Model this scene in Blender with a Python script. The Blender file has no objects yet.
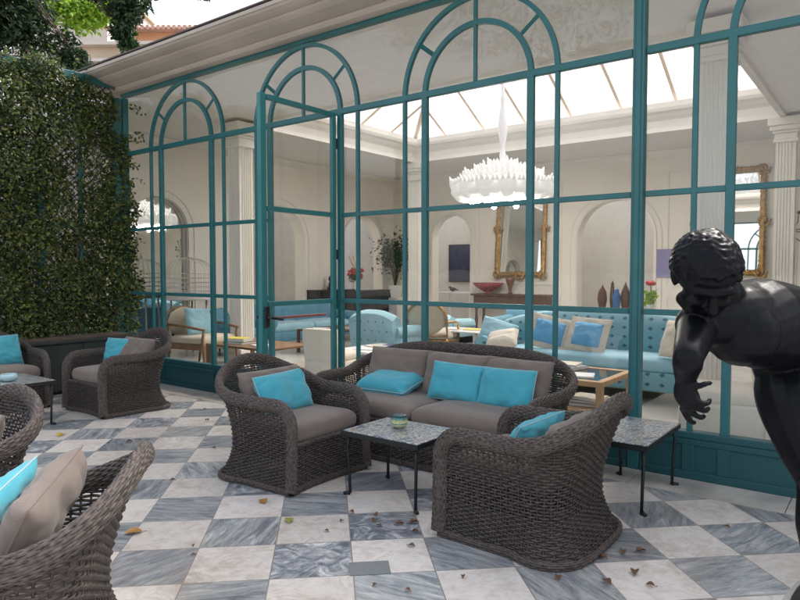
import bpy, bmesh, math, random
import numpy as np
from mathutils import Vector, Matrix, noise
rnd = random.Random(7)
PI = math.pi
scene = bpy.context.scene
col = scene.collection

# ------------------------------------------------------------------ materials
def mat(name, color=(.5, .5, .5), rough=.6, metal=0.0, bump=0.0, bscale=40.0, var=0.0, vscale=6.0, spec=.5,
        stretch=None, sheen=0.0, coat=0.0, trans=0.0):
    m = bpy.data.materials.new(name); m.use_nodes = True
    nt = m.node_tree; N = nt.nodes; L = nt.links
    b = N['Principled BSDF']
    b.inputs['Base Color'].default_value = (*color, 1)
    b.inputs['Roughness'].default_value = rough
    b.inputs['Metallic'].default_value = metal
    b.inputs['Specular IOR Level'].default_value = spec
    if sheen: b.inputs['Sheen Weight'].default_value = sheen
    if coat: b.inputs['Coat Weight'].default_value = coat
    tc = N.new('ShaderNodeTexCoord')
    mp = N.new('ShaderNodeMapping'); L.new(tc.outputs['Object'], mp.inputs['Vector'])
    if stretch: mp.inputs['Scale'].default_value = stretch
    if var:
        n = N.new('ShaderNodeTexNoise'); n.inputs['Scale'].default_value = vscale
        n.inputs['Detail'].default_value = 5; L.new(mp.outputs[0], n.inputs['Vector'])
        r = N.new('ShaderNodeValToRGB')
        r.color_ramp.elements[0].position = .3; r.color_ramp.elements[1].position = .7
        r.color_ramp.elements[0].color = (*[max(0, c * (1 - var)) for c in color], 1)
        r.color_ramp.elements[1].color = (*[min(1, c * (1 + var)) for c in color], 1)
        L.new(n.outputs['Fac'], r.inputs[0]); L.new(r.outputs[0], b.inputs['Base Color'])
    if bump:
        n = N.new('ShaderNodeTexNoise'); n.inputs['Scale'].default_value = bscale
        n.inputs['Detail'].default_value = 4; L.new(mp.outputs[0], n.inputs['Vector'])
        bp = N.new('ShaderNodeBump'); bp.inputs['Strength'].default_value = bump
        bp.inputs['Distance'].default_value = .01
        L.new(n.outputs['Fac'], bp.inputs['Height']); L.new(bp.outputs[0], b.inputs['Normal'])
    return m

def fabric(name, color, w=700, bump=.25, var=.06):
    m = mat(name, color, .92, spec=.25, sheen=.25, var=var, vscale=9)
    nt = m.node_tree; N = nt.nodes; L = nt.links; b = N['Principled BSDF']
    tc = N.new('ShaderNodeTexCoord')
    outs = []
    for d in ('X', 'Z'):
        wv = N.new('ShaderNodeTexWave'); wv.bands_direction = d; wv.inputs['Scale'].default_value = w / 6.28
        wv.inputs['Distortion'].default_value = 1.0
        L.new(tc.outputs['Object'], wv.inputs['Vector']); outs.append(wv)
    n = N.new('ShaderNodeTexNoise'); n.inputs['Scale'].default_value = 14
    L.new(tc.outputs['Object'], n.inputs['Vector'])
    a = N.new('ShaderNodeMath'); a.operation = 'ADD'
    L.new(outs[0].outputs['Fac'], a.inputs[0]); L.new(outs[1].outputs['Fac'], a.inputs[1])
    a2 = N.new('ShaderNodeMath'); a2.operation = 'MULTIPLY_ADD'; a2.inputs[1].default_value = 6
    L.new(n.outputs['Fac'], a2.inputs[0]); L.new(a.outputs[0], a2.inputs[2])
    bp = N.new('ShaderNodeBump'); bp.inputs['Strength'].default_value = bump; bp.inputs['Distance'].default_value = .004
    L.new(a2.outputs[0], bp.inputs['Height']); L.new(bp.outputs[0], b.inputs['Normal'])
    return m

def wicker_mat(name, c1, c2):
    m = mat(name, c1, .62, spec=.4)
    nt = m.node_tree; N = nt.nodes; L = nt.links; b = N['Principled BSDF']
    tc = N.new('ShaderNodeTexCoord'); n = N.new('ShaderNodeTexNoise')
    n.inputs['Scale'].default_value = 55; n.inputs['Detail'].default_value = 6
    L.new(tc.outputs['Object'], n.inputs['Vector'])
    r = N.new('ShaderNodeValToRGB'); r.color_ramp.elements[0].position = .3; r.color_ramp.elements[1].position = .72
    r.color_ramp.elements[0].color = (*c1, 1); r.color_ramp.elements[1].color = (*c2, 1)
    L.new(n.outputs['Fac'], r.inputs[0]); L.new(r.outputs[0], b.inputs['Base Color'])
    return m

def leaf_mat(name, c1, c2, tr=.35):
    m = bpy.data.materials.new(name); m.use_nodes = True
    nt = m.node_tree; N = nt.nodes; L = nt.links
    b = N['Principled BSDF']; out = N['Material Output']
    b.inputs['Roughness'].default_value = .45
    g = N.new('ShaderNodeNewGeometry')
    r = N.new('ShaderNodeValToRGB')
    r.color_ramp.elements[0].color = (*c1, 1); r.color_ramp.elements[1].color = (*c2, 1)
    r.color_ramp.elements[0].position = .35
    L.new(g.outputs['Random Per Island'], r.inputs[0]); L.new(r.outputs[0], b.inputs['Base Color'])
    t = N.new('ShaderNodeBsdfTranslucent'); L.new(r.outputs[0], t.inputs['Color'])
    mx = N.new('ShaderNodeMixShader'); mx.inputs[0].default_value = tr
    L.new(b.outputs[0], mx.inputs[1]); L.new(t.outputs[0], mx.inputs[2]); L.new(mx.outputs[0], out.inputs['Surface'])
    return m

def glass_mat(name, tint=(1, 1, 1), base=.045, rough=0.0):
    m = bpy.data.materials.new(name); m.use_nodes = True
    nt = m.node_tree; N = nt.nodes; L = nt.links
    N.remove(N['Principled BSDF']); out = N['Material Output']
    t = N.new('ShaderNodeBsdfTransparent'); t.inputs[0].default_value = (*tint, 1)
    g = N.new('ShaderNodeBsdfGlossy'); g.inputs['Roughness'].default_value = rough
    lw = N.new('ShaderNodeLayerWeight'); lw.inputs['Blend'].default_value = .5
    p = N.new('ShaderNodeMath'); p.operation = 'POWER'; p.inputs[1].default_value = 5
    L.new(lw.outputs['Facing'], p.inputs[0])
    tc = N.new('ShaderNodeTexCoord'); nz = N.new('ShaderNodeTexNoise'); nz.inputs['Scale'].default_value = 1.3; L.new(tc.outputs['Object'], nz.inputs['Vector'])
    bp = N.new('ShaderNodeBump'); bp.inputs['Strength'].default_value = .35; bp.inputs['Distance'].default_value = .02
    L.new(nz.outputs['Fac'], bp.inputs['Height']); L.new(bp.outputs[0], g.inputs['Normal'])
    a = N.new('ShaderNodeMath'); a.operation = 'MULTIPLY_ADD'; a.inputs[1].default_value = 1 - base; a.inputs[2].default_value = base
    L.new(p.outputs[0], a.inputs[0])
    mx = N.new('ShaderNodeMixShader'); L.new(a.outputs[0], mx.inputs[0])
    L.new(t.outputs[0], mx.inputs[1]); L.new(g.outputs[0], mx.inputs[2]); L.new(mx.outputs[0], out.inputs['Surface'])
    return m

M = {}
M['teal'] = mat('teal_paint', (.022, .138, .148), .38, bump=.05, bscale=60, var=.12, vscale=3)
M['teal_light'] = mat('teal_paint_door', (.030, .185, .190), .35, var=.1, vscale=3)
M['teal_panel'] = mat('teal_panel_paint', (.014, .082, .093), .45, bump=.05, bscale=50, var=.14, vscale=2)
M['white_wall'] = mat('cream_plaster', (.82, .775, .70), .85, bump=.06, bscale=30, var=.03, vscale=1.5)
M['white_trim'] = mat('cream_trim', (.78, .745, .68), .6, var=.03, vscale=2)
M['ceiling'] = mat('ceiling_plaster', (.80, .77, .73), .85, var=.03)
M['grey_wall'] = mat('grey_plaster', (.60, .58, .54), .85, var=.04)
M['cornice'] = mat('cornice_stone', (.56, .50, .45), .8, bump=.2, bscale=30, var=.13, vscale=1.6, stretch=(.6, 1, 3))
M['cornice_dark'] = mat('cornice_lead', (.16, .13, .12), .7, var=.2)
M['glass'] = glass_mat('window_glass', (.985, .99, .985), .055)
M['skyglass'] = glass_mat('skylight_glass', (.97, .96, .95), .05)
_nt = M['skyglass'].node_tree; _tl = _nt.nodes.new('ShaderNodeBsdfTranslucent'); _tl.inputs[0].default_value = (.93, .88, .83, 1)
_mx = _nt.nodes.new('ShaderNodeMixShader'); _mx.inputs[0].default_value = .38
_o = _nt.nodes['Material Output']; _src = _o.inputs['Surface'].links[0].from_socket
_nt.links.new(_src, _mx.inputs[1]); _nt.links.new(_tl.outputs[0], _mx.inputs[2]); _nt.links.new(_mx.outputs[0], _o.inputs['Surface'])
M['mirror'] = mat('mirror_glass', (.86, .88, .86), .02, metal=1.0)
M['wicker'] = wicker_mat('grey_brown_wicker', (.030, .024, .021), (.118, .095, .082))
M['wicker_core'] = mat('wicker_core', (.035, .028, .024), .8)
M['wicker_rim'] = wicker_mat('grey_brown_wicker_rim', (.050, .039, .034), (.150, .120, .104))
M['taupe'] = fabric('taupe_canvas', (.205, .160, .132))
M['turq'] = fabric('turquoise_canvas', (.075, .40, .49), var=.05)
M['piping'] = fabric('pale_piping', (.42, .55, .56))
M['iron'] = mat('black_iron', (.012, .014, .015), .5, bump=.2, bscale=80)
M['black'] = mat('black_lacquer', (.012, .012, .013), .35)
M['bronze'] = mat('dark_bronze', (.0035, .0040, .0058), .36, bump=.15, bscale=30, var=.35, vscale=7, spec=.14)
M['dresser'] = mat('dark_planter', (.02, .028, .026), .6, var=.2)
M['bark'] = mat('bark', (.09, .065, .045), .9, bump=.6, bscale=25, var=.3)
M['leaf_ivy'] = leaf_mat('ivy_leaf', (.024, .054, .014), (.22, .25, .055), .3)
M['leaf_tree'] = leaf_mat('tree_leaf', (.012, .034, .012), (.035, .075, .018), .3)
M['leaf_lime'] = leaf_mat('lime_leaf', (.20, .36, .03), (.36, .52, .06), .5)
M['leaf_plant'] = leaf_mat('plant_leaf', (.02, .05, .02), (.06, .10, .03), .2)
M['leaf_brown'] = mat('dry_leaf_brown', (.16, .075, .035), .7, var=.35, vscale=40)
M['leaf_yellow'] = mat('dry_leaf_yellow', (.50, .38, .04), .6, var=.3, vscale=30)
M['leaf_olive'] = mat('dry_leaf_olive', (.26, .27, .05), .6, var=.3, vscale=30)
M['leaf_orange'] = mat('dry_leaf_orange', (.42, .20, .04), .6, var=.3, vscale=30)
M['wood'] = mat('light_wood', (.50, .31, .16), .5, var=.18, vscale=5, stretch=(1, 8, 1))
M['darkwood'] = mat('dark_wood', (.085, .038, .022), .4, var=.25, vscale=6, stretch=(1, 6, 1))
M['midwood'] = mat('brown_wood', (.22, .12, .06), .5, var=.2, vscale=6)
M['slip'] = fabric('cream_slipcover', (.72, .64, .53), bump=.15, var=.03)
M['creamfab'] = fabric('cream_upholstery', (.52, .44, .33), bump=.15)
M['blueplain'] = fabric('blue_cotton', (.10, .26, .36), bump=.15)
M['bluelight'] = fabric('pale_blue_cotton', (.30, .52, .60), bump=.15)
M['bluepillow'] = fabric('sky_blue_cotton', (.13, .38, .62), bump=.15)
M['beigefab'] = fabric('beige_linen', (.60, .54, .44), bump=.15)
M['gold'] = mat('aged_gilding', (.42, .25, .09), .42, metal=.75, bump=.6, bscale=45, var=.4, vscale=14)
M['white_glass'] = mat('white_murano_glass', (.86, .85, .84), .25, spec=.6)
M['lit_glass'] = mat('lit_white_glass', (.66, .65, .63), .3, spec=.6)
_b = M['lit_glass'].node_tree.nodes['Principled BSDF']; _b.inputs['Emission Color'].default_value = (1, .95, .88, 1); _b.inputs['Emission Strength'].default_value = .10
M['bulb'] = mat('lit_bulb', (.9, .88, .84), .3)
_b = M['bulb'].node_tree.nodes['Principled BSDF']; _b.inputs['Emission Color'].default_value = (1, .93, .84, 1); _b.inputs['Emission Strength'].default_value = 48
M['white_paint'] = mat('white_paint', (.78, .77, .74), .4)
M['paper'] = mat('white_paper', (.78, .77, .74), .6)
M['yellow'] = mat('yellow_cover', (.75, .62, .08), .5)
M['redmetal'] = mat('dark_red_bar', (.30, .05, .05), .4)
M['redglass'] = mat('ruby_glass', (.28, .03, .04), .12, spec=.8, var=.4, vscale=20)
M['redflower'] = mat('red_petals', (.55, .04, .05), .6, var=.3, vscale=60)
M['pinkflower'] = mat('pale_petals', (.70, .55, .45), .6)
M['greenstem'] = mat('green_stem', (.10, .20, .04), .6)
M['navy'] = mat('navy_painting', (.022, .030, .075), .5, var=.5, vscale=7, stretch=(6, 6, .6))
M['bluecloth'] = mat('bright_blue_figure', (.03, .16, .42), .4)
M['browncer'] = mat('brown_ceramic', (.12, .045, .02), .3, var=.3, vscale=12)
M['wirewhite'] = mat('white_wire', (.62, .60, .56), .5)
M['stone'] = mat('grey_stone', (.36, .36, .34), .7, bump=.3, bscale=40, var=.2, vscale=8)
M['slate'] = mat('slate_insert', (.20, .215, .22), .5, var=.15, vscale=30, stretch=(1, 8, 1))
M['roof_tile'] = mat('terracotta_tile', (.52, .33, .27), .8, var=.2, vscale=8)
M['far_pale'] = mat('pale_render', (.62, .55, .50), .9, var=.05, vscale=1)
M['far_orange'] = mat('apricot_render', (.60, .33, .19), .9, var=.06, vscale=1)
M['far_pink'] = mat('pink_render', (.80, .66, .58), .9, var=.05, vscale=1)
M['far_tan'] = mat('tan_render', (.55, .44, .33), .9, var=.08, vscale=1)
M['rug'] = mat('rug', (.34, .29, .24), .95, var=.2, vscale=9)
M['lilac'] = mat('lilac_canvas', (.26, .24, .42), .6)
BOOKC = [mat('book_cover_%s' % n, c, .4) for n, c in (('grey', (.32, .32, .34)), ('cream', (.66, .60, .50)), ('charcoal', (.05, .05, .055)),
        ('brick', (.32, .10, .06)), ('navy', (.04, .07, .16)), ('white', (.78, .78, .78)), ('slate', (.16, .20, .24)))]

def damask():
    m = mat('blue_damask', (.17, .37, .43), .8, sheen=.2)
    nt = m.node_tree; N = nt.nodes; L = nt.links; b = N['Principled BSDF']
    tc = N.new('ShaderNodeTexCoord'); mp = N.new('ShaderNodeMapping'); L.new(tc.outputs['Object'], mp.inputs[0])
    mp.inputs['Scale'].default_value = (6.5, .001, 9.0)
    v = N.new('ShaderNodeTexVoronoi'); v.inputs['Scale'].default_value = 1.0; v.inputs['Randomness'].default_value = 0.0
    v.distance = 'MANHATTAN'
    L.new(mp.outputs[0], v.inputs['Vector'])
    r = N.new('ShaderNodeValToRGB'); r.color_ramp.interpolation = 'LINEAR'
    e = r.color_ramp.elements; e[0].position = .17; e[0].color = (.035, .12, .19, 1); e[1].position = .24; e[1].color = (.19, .40, .46, 1)
    L.new(v.outputs['Distance'], r.inputs[0]); L.new(r.outputs[0], b.inputs['Base Color'])
    return m
M['damask'] = damask()

def mosaic():
    m = mat('painted_tile_top', (.5, .5, .5), .3, spec=.6)
    nt = m.node_tree; N = nt.nodes; L = nt.links; b = N['Principled BSDF']
    tc = N.new('ShaderNodeTexCoord'); v = N.new('ShaderNodeTexVoronoi'); v.feature = 'DISTANCE_TO_EDGE'
    v.inputs['Scale'].default_value = 34; v.inputs['Randomness'].default_value = .9
    n = N.new('ShaderNodeTexNoise'); n.inputs['Scale'].default_value = 13; n.inputs['Detail'].default_value = 4; n.inputs['Roughness'].default_value = .6
    L.new(tc.outputs['Object'], v.inputs['Vector']); L.new(tc.outputs['Object'], n.inputs['Vector'])
    r = N.new('ShaderNodeValToRGB'); e = r.color_ramp.elements
    r.color_ramp.interpolation = 'CONSTANT'; e[0].position = .0; e[0].color = (.07, .11, .20, 1); e[1].position = .66; e[1].color = (.36, .22, .10, 1)
    for q_, c_ in ((.37, (.24, .30, .36, 1)), (.42, (.52, .52, .50, 1)), (.47, (.30, .36, .30, 1)), (.50, (.58, .54, .48, 1)), (.55, (.22, .25, .30, 1)), (.58, (.55, .47, .36, 1)), (.62, (.40, .42, .44, 1))):
        x = e.new(q_); x.color = c_
    v2 = N.new('ShaderNodeTexVoronoi'); v2.inputs['Scale'].default_value = 34; v2.inputs['Randomness'].default_value = .9; L.new(tc.outputs['Object'], v2.inputs['Vector'])
    s3 = N.new('ShaderNodeSeparateColor'); L.new(v2.outputs['Color'], s3.inputs[0])
    m3 = N.new('ShaderNodeMath'); m3.operation = 'MULTIPLY_ADD'; m3.inputs[1].default_value = .26; L.new(s3.outputs[0], m3.inputs[0])
    m4 = N.new('ShaderNodeMath'); m4.operation = 'MULTIPLY_ADD'; m4.inputs[1].default_value = .6; m4.inputs[2].default_value = .07; L.new(n.outputs['Fac'], m4.inputs[0]); L.new(m4.outputs[0], m3.inputs[2])
    L.new(m3.outputs[0], r.inputs[0])
    r2 = N.new('ShaderNodeValToRGB'); r2.color_ramp.elements[0].position = .03; r2.color_ramp.elements[1].position = .10
    L.new(v.outputs['Distance'], r2.inputs[0])
    mx = N.new('ShaderNodeMix'); mx.data_type = 'RGBA'
    L.new(r2.outputs[0], mx.inputs[0]); mx.inputs[6].default_value = (.07, .085, .11, 1); L.new(r.outputs[0], mx.inputs[7])
    # tile joints, 20 cm
    sp = N.new('ShaderNodeSeparateXYZ'); L.new(tc.outputs['Object'], sp.inputs[0])
    fs = []
    for k in (0, 1):
        p = N.new('ShaderNodeMath'); p.operation = 'PINGPONG'; p.inputs[1].default_value = .13
        L.new(sp.outputs[k], p.inputs[0])
        c = N.new('ShaderNodeMath'); c.operation = 'GREATER_THAN'; c.inputs[1].default_value = .003; L.new(p.outputs[0], c.inputs[0]); fs.append(c)
    mm = N.new('ShaderNodeMath'); mm.operation = 'MULTIPLY'; L.new(fs[0].outputs[0], mm.inputs[0]); L.new(fs[1].outputs[0], mm.inputs[1])
    mx2 = N.new('ShaderNodeMix'); mx2.data_type = 'RGBA'; L.new(mm.outputs[0], mx2.inputs[0]); mx2.inputs[6].default_value = (.16, .15, .13, 1)
    L.new(mx.outputs[2], mx2.inputs[7]); L.new(mx2.outputs[2], b.inputs['Base Color'])
    return m
M['mosaic'] = mosaic()

TANG = math.radians(43.64)
_a = math.radians(37.34)
TOX = .4 * (-1.5546 * math.cos(_a) - 7.6138 * math.sin(_a)) ; TOY = .4 * (-1.5546 * math.sin(_a) + 7.6138 * math.cos(_a))
def marble():
    m = mat('checkered_marble', (.6, .6, .6), .3, spec=.5)
    nt = m.node_tree; N = nt.nodes; L = nt.links; b = N['Principled BSDF']
    def math_(op, a, bb=None, c=None):
        x = N.new('ShaderNodeMath'); x.operation = op
        for i, v in enumerate((a, bb, c)):
            if v is None: continue
            if isinstance(v, (int, float)): x.inputs[i].default_value = v
            else: L.new(v, x.inputs[i])
        return x.outputs[0]
    def mixc(f, a, c, mode='MIX'):
        x = N.new('ShaderNodeMix'); x.data_type = 'RGBA'; x.blend_type = mode
        if isinstance(f, (int, float)): x.inputs[0].default_value = f
        else: L.new(f, x.inputs[0])
        for i, v in ((6, a), (7, c)):
            if isinstance(v, tuple): x.inputs[i].default_value = (*v, 1)
            else: L.new(v, x.inputs[i])
        return x.outputs[2]
    def ramp(f, pts):
        r = N.new('ShaderNodeValToRGB'); e = r.color_ramp.elements
        e[0].position, e[0].color = pts[0][0], (*pts[0][1], 1); e[1].position, e[1].color = pts[-1][0], (*pts[-1][1], 1)
        for p, c in pts[1:-1]:
            x = e.new(p); x.color = (*c, 1)
        L.new(f, r.inputs[0]); return r.outputs[0]
    def nz(vec, s, d=5, dist=0.0, rg=.5):
        n = N.new('ShaderNodeTexNoise'); n.inputs['Scale'].default_value = s; n.inputs['Detail'].default_value = d
        n.inputs['Distortion'].default_value = dist; n.inputs['Roughness'].default_value = rg
        L.new(vec, n.inputs['Vector']); return n.outputs['Fac']
    tc = N.new('ShaderNodeTexCoord')
    mp = N.new('ShaderNodeMapping'); mp.vector_type = 'TEXTURE'
    L.new(tc.outputs['Object'], mp.inputs[0])
    mp.inputs['Location'].default_value = (TOX, TOY, 0); mp.inputs['Rotation'].default_value = (0, 0, TANG)
    mp.inputs['Scale'].default_value = (.4, .4, .4)
    sp = N.new('ShaderNodeSeparateXYZ'); L.new(mp.outputs[0], sp.inputs[0])
    fx = math_('FLOOR', sp.outputs[0]); fy = math_('FLOOR', sp.outputs[1])
    par = math_('FLOORED_MODULO', math_('ADD', fx, fy), 2.0)
    cb = N.new('ShaderNodeCombineXYZ'); L.new(fx, cb.inputs[0]); L.new(fy, cb.inputs[1])
    wn = N.new('ShaderNodeTexWhiteNoise'); wn.noise_dimensions = '2D'; L.new(cb.outputs[0], wn.inputs['Vector'])
    rv = wn.outputs['Value']
    sc_ = N.new('ShaderNodeSeparateColor'); L.new(wn.outputs['Color'], sc_.inputs[0])
    ra, rb = sc_.outputs[0], sc_.outputs[1]
    # rotated, offset per tile
    vr = N.new('ShaderNodeVectorRotate'); vr.rotation_type = 'Z_AXIS'; L.new(mp.outputs[0], vr.inputs['Vector'])
    L.new(math_('MULTIPLY', rv, 6.28), vr.inputs['Angle'])
    ad = N.new('ShaderNodeVectorMath'); ad.operation = 'MULTIPLY_ADD'
    ad.inputs[1].default_value = (1, 1, 1); L.new(vr.outputs[0], ad.inputs[0])
    cc = N.new('ShaderNodeVectorMath'); cc.operation = 'SCALE'; cc.inputs['Scale'].default_value = 37; L.new(wn.outputs['Color'], cc.inputs[0])
    L.new(cc.outputs[0], ad.inputs[2])
    st = N.new('ShaderNodeMapping'); st.inputs['Scale'].default_value = (1, 5.5, 1); L.new(ad.outputs[0], st.inputs[0])
    streak = nz(st.outputs[0], 1.5, 8, .9, .62)
    fine = nz(st.outputs[0], 5.0, 8, 1.2, .65)
    blot = nz(ad.outputs[0], 2.6, 8, 2.2, .65)
    grey1 = ramp(streak, [(.32, (.10, .118, .145)), (.45, (.215, .235, .262)), (.56, (.315, .335, .355)), (.70, (.47, .485, .49))])
    grey2 = ramp(blot, [(.34, (.085, .10, .13)), (.48, (.20, .22, .25)), (.58, (.37, .39, .41)), (.66, (.58, .58, .58))])
    greyA = mixc(math_('GREATER_THAN', ra, .62), grey1, grey2)
    gf = ramp(fine, [(.35, (.74, .75, .77)), (.62, (1.14, 1.13, 1.1))])
    greyB = mixc(1.0, greyA, gf, 'MULTIPLY')
    tone = ramp(rb, [(0., (.95, .94, .93)), (1., (1.38, 1.35, 1.29))])
    greyC = mixc(1.0, greyB, tone, 'MULTIPLY')
    wh = ramp(blot, [(.36, (.60, .545, .49)), (.5, (.70, .655, .61)), (.7, (.76, .725, .69))])
    whv = ramp(fine, [(.33, (.84, .82, .80)), (.45, (1, 1, 1)), (.7, (1, 1, 1))])
    whB = mixc(1.0, wh, whv, 'MULTIPLY')
    toneW = ramp(ra, [(0., (.86, .84, .82)), (1., (1.05, 1.04, 1.03))])
    whC = mixc(1.0, whB, toneW, 'MULTIPLY')
    base = mixc(par, greyC, whC)
    # joints
    ex = math_('PINGPONG', sp.outputs[0], .5); ey = math_('PINGPONG', sp.outputs[1], .5)
    # distance to integer lines
    dx = math_('MINIMUM', math_('FRACT', sp.outputs[0]), math_('SUBTRACT', 1.0, math_('FRACT', sp.outputs[0])))
    dy = math_('MINIMUM', math_('FRACT', sp.outputs[1]), math_('SUBTRACT', 1.0, math_('FRACT', sp.outputs[1])))
    dm = math_('MINIMUM', dx, dy)
    jo = math_('LESS_THAN', dm, .0078)
    withj = mixc(jo, base, (.27, .24, .205))
    # worn stains
    dirt = nz(tc.outputs['Object'], .9, 8, .6, .6)
    df = ramp(dirt, [(.46, (0, 0, 0)), (.72, (.85, .85, .85))])
    sx = N.new('ShaderNodeSeparateColor'); L.new(df, sx.inputs[0])
    dirt2 = nz(tc.outputs['Object'], 9, 8, .2, .7)
    dd = math_('MULTIPLY', sx.outputs[0], ramp1(N, L, dirt2))
    fin = mixc(dd, withj, (.30, .235, .165))
    L.new(fin, b.inputs['Base Color'])
    rr = N.new('ShaderNodeMapRange'); rr.inputs[3].default_value = .22; rr.inputs[4].default_value = .5
    L.new(dirt2, rr.inputs[0]); L.new(rr.outputs[0], b.inputs['Roughness'])
    bp = N.new('ShaderNodeBump'); bp.inputs['Strength'].default_value = .5; bp.inputs['Distance'].default_value = .003
    bp.invert = True
    hh = math_('ADD', jo, math_('MULTIPLY', rv, .0)); L.new(hh, bp.inputs['Height']); L.new(bp.outputs[0], b.inputs['Normal'])
    return m
def ramp1(N, L, f):
    r = N.new('ShaderNodeMapRange'); r.inputs[1].default_value = .4; r.inputs[2].default_value = .65; L.new(f, r.inputs[0]); return r.outputs[0]
M['marble'] = marble()
M['border'] = mat('border_stone', (.50, .465, .41), .5, bump=.25, bscale=20, var=.30, vscale=3.5)
M['inner_floor'] = mat('pale_marble_floor', (.62, .59, .54), .22, var=.12, vscale=1.6)
M['ground'] = mat('ground', (.22, .20, .16), .9, var=.2, vscale=.5)

# ------------------------------------------------------------------ mesh helpers
class MB:
    """collects vertices and faces for one mesh object"""
    def __init__(s): s.v = []; s.f = []; s.n = 0
    def add(s, v, f):
        v = np.asarray(v, float).reshape(-1, 3)
        s.v.append(v)
        s.f += [tuple(int(i) + s.n for i in q) for q in f]
        s.n += len(v); return s
    def xform(s, loc=(0, 0, 0), rz=0, rx=0, ry=0):
        R = np.array(Matrix.Rotation(rz, 3, 'Z') @ Matrix.Rotation(ry, 3, 'Y') @ Matrix.Rotation(rx, 3, 'X'))
        s.v = [v @ R.T + np.array(loc) for v in s.v]; return s
    def merge(s, o):
        for v in o.v: pass
        if o.v: s.add(np.concatenate(o.v), o.f)
        return s
    def box(s, x0, x1, y0, y1, z0, z1):
        v = [(x0, y0, z0), (x1, y0, z0), (x1, y1, z0), (x0, y1, z0), (x0, y0, z1), (x1, y0, z1), (x1, y1, z1), (x0, y1, z1)]
        return s.add(v, [(0, 3, 2, 1), (4, 5, 6, 7), (0, 1, 5, 4), (1, 2, 6, 5), (2, 3, 7, 6), (3, 0, 4, 7)])
    def rbox(s, x0, x1, y0, y1, z0, z1, r=.02, seg=3):
        bm = bmesh.new(); bmesh.ops.create_cube(bm, size=1)
        for v in bm.verts:
            v.co = Vector((x0 + (v.co.x + .5) * (x1 - x0), y0 + (v.co.y + .5) * (y1 - y0), z0 + (v.co.z + .5) * (z1 - z0)))
        r = min(r, .49 * min(x1 - x0, y1 - y0, z1 - z0))
        bmesh.ops.bevel(bm, geom=bm.edges[:], offset=r, segments=seg, profile=.5, affect='EDGES')
        s.add([v.co[:] for v in bm.verts], [[v.index for v in f.verts] for f in bm.faces]) if not bm.verts.index_update() else 0
        bm.free(); return s
    def tube(s, pts, r, n=8, caps=True, closed=False):
        pts = [Vector(p) for p in pts]; m = len(pts)
        rs = r if hasattr(r, '__len__') else [r] * m
        V = []; up = None
        for i in range(m):
            if closed: t = pts[(i + 1) % m] - pts[i - 1]
            else: t = pts[min(i + 1, m - 1)] - pts[max(i - 1, 0)]
            t.normalize()
            if up is None:
                up = Vector((0, 0, 1)) if abs(t.z) < .9 else Vector((1, 0, 0))
            up = (up - t * up.dot(t)).normalized(); sd = t.cross(up)
            for k in range(n):
                a = 2 * PI * k / n
                V.append(pts[i] + (sd * math.cos(a) + up * math.sin(a)) * rs[i])
        F = []
        for i in range(m if closed else m - 1):
            for k in range(n):
                j = (i + 1) % m
                F.append((i * n + k, i * n + (k + 1) % n, j * n + (k + 1) % n, j * n + k))
        if caps and not closed:
            F.append(tuple(range(n))[::-1]); F.append(tuple(range((m - 1) * n, m * n)))
        return s.add([v[:] for v in V], F)
    def lathe(s, prof, n=24, cx=0, cy=0, amp=None):
        V = []; F = []; m = len(prof)
        for i, (r, z) in enumerate(prof):
            for k in range(n):
                a = 2 * PI * k / n
                q = r * (1 + (amp[i] * math.cos(a * amp[-1]) if amp else 0))
                V.append((cx + q * math.cos(a), cy + q * math.sin(a), z))
        for i in range(m - 1):
            for k in range(n):
                F.append((i * n + k, i * n + (k + 1) % n, (i + 1) * n + (k + 1) % n, (i + 1) * n + k))
        F.append(tuple(range(n))[::-1]); F.append(tuple(range((m - 1) * n, m * n)))
        return s.add(V, F)
    def extrude(s, prof, p0, p1, side=(0, 1, 0), upv=(0, 0, 1), caps=True):
        """profile (a along side, b along up) swept from p0 to p1"""
        p0, p1, sd, up = map(np.array, (p0, p1, side, upv)); k = len(prof)
        V = [p0 + sd * a + up * b for a, b in prof] + [p1 + sd * a + up * b for a, b in prof]
        F = [(i, (i + 1) % k, (i + 1) % k + k, i + k) for i in range(k)]
        if caps: F += [tuple(range(k))[::-1], tuple(range(k, 2 * k))]
        return s.add(V, F)
    def sell(s, c, r, e1=1.0, e2=1.0, n=28, m=14):
        """superellipsoid"""
        V = []; F = []
        sg = lambda x, p: math.copysign(abs(x) ** p, x)
        for i in range(m + 1):
            ph = -PI / 2 + PI * i / m
            for k in range(n):
                th = 2 * PI * k / n
                V.append((c[0] + r[0] * sg(math.cos(ph), e2) * sg(math.cos(th), e1), c[1] + r[1] * sg(math.cos(ph), e2) * sg(math.sin(th), e1), c[2] + r[2] * sg(math.sin(ph), e2)))
        for i in range(m):
            for k in range(n):
                F.append((i * n + k, i * n + (k + 1) % n, (i + 1) * n + (k + 1) % n, (i + 1) * n + k))
        return s.add(V, F)
    def build(s, name, m, parent=None, smooth=False, auto=None):
        me = bpy.data.meshes.new(name)
        V = np.concatenate(s.v) if s.v else np.zeros((0, 3))
        me.from_pydata(V.tolist(), [], s.f)
        me.materials.append(m)
        if smooth: me.polygons.foreach_set('use_smooth', [True] * len(me.polygons))
        if auto is not None:
            me.polygons.foreach_set('use_smooth', [True] * len(me.polygons))
            me.set_sharp_from_angle(angle=math.radians(auto))
        me.update()
        o = bpy.data.objects.new(name, me); col.objects.link(o)
        if parent: o.parent = parent
        return o

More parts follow.
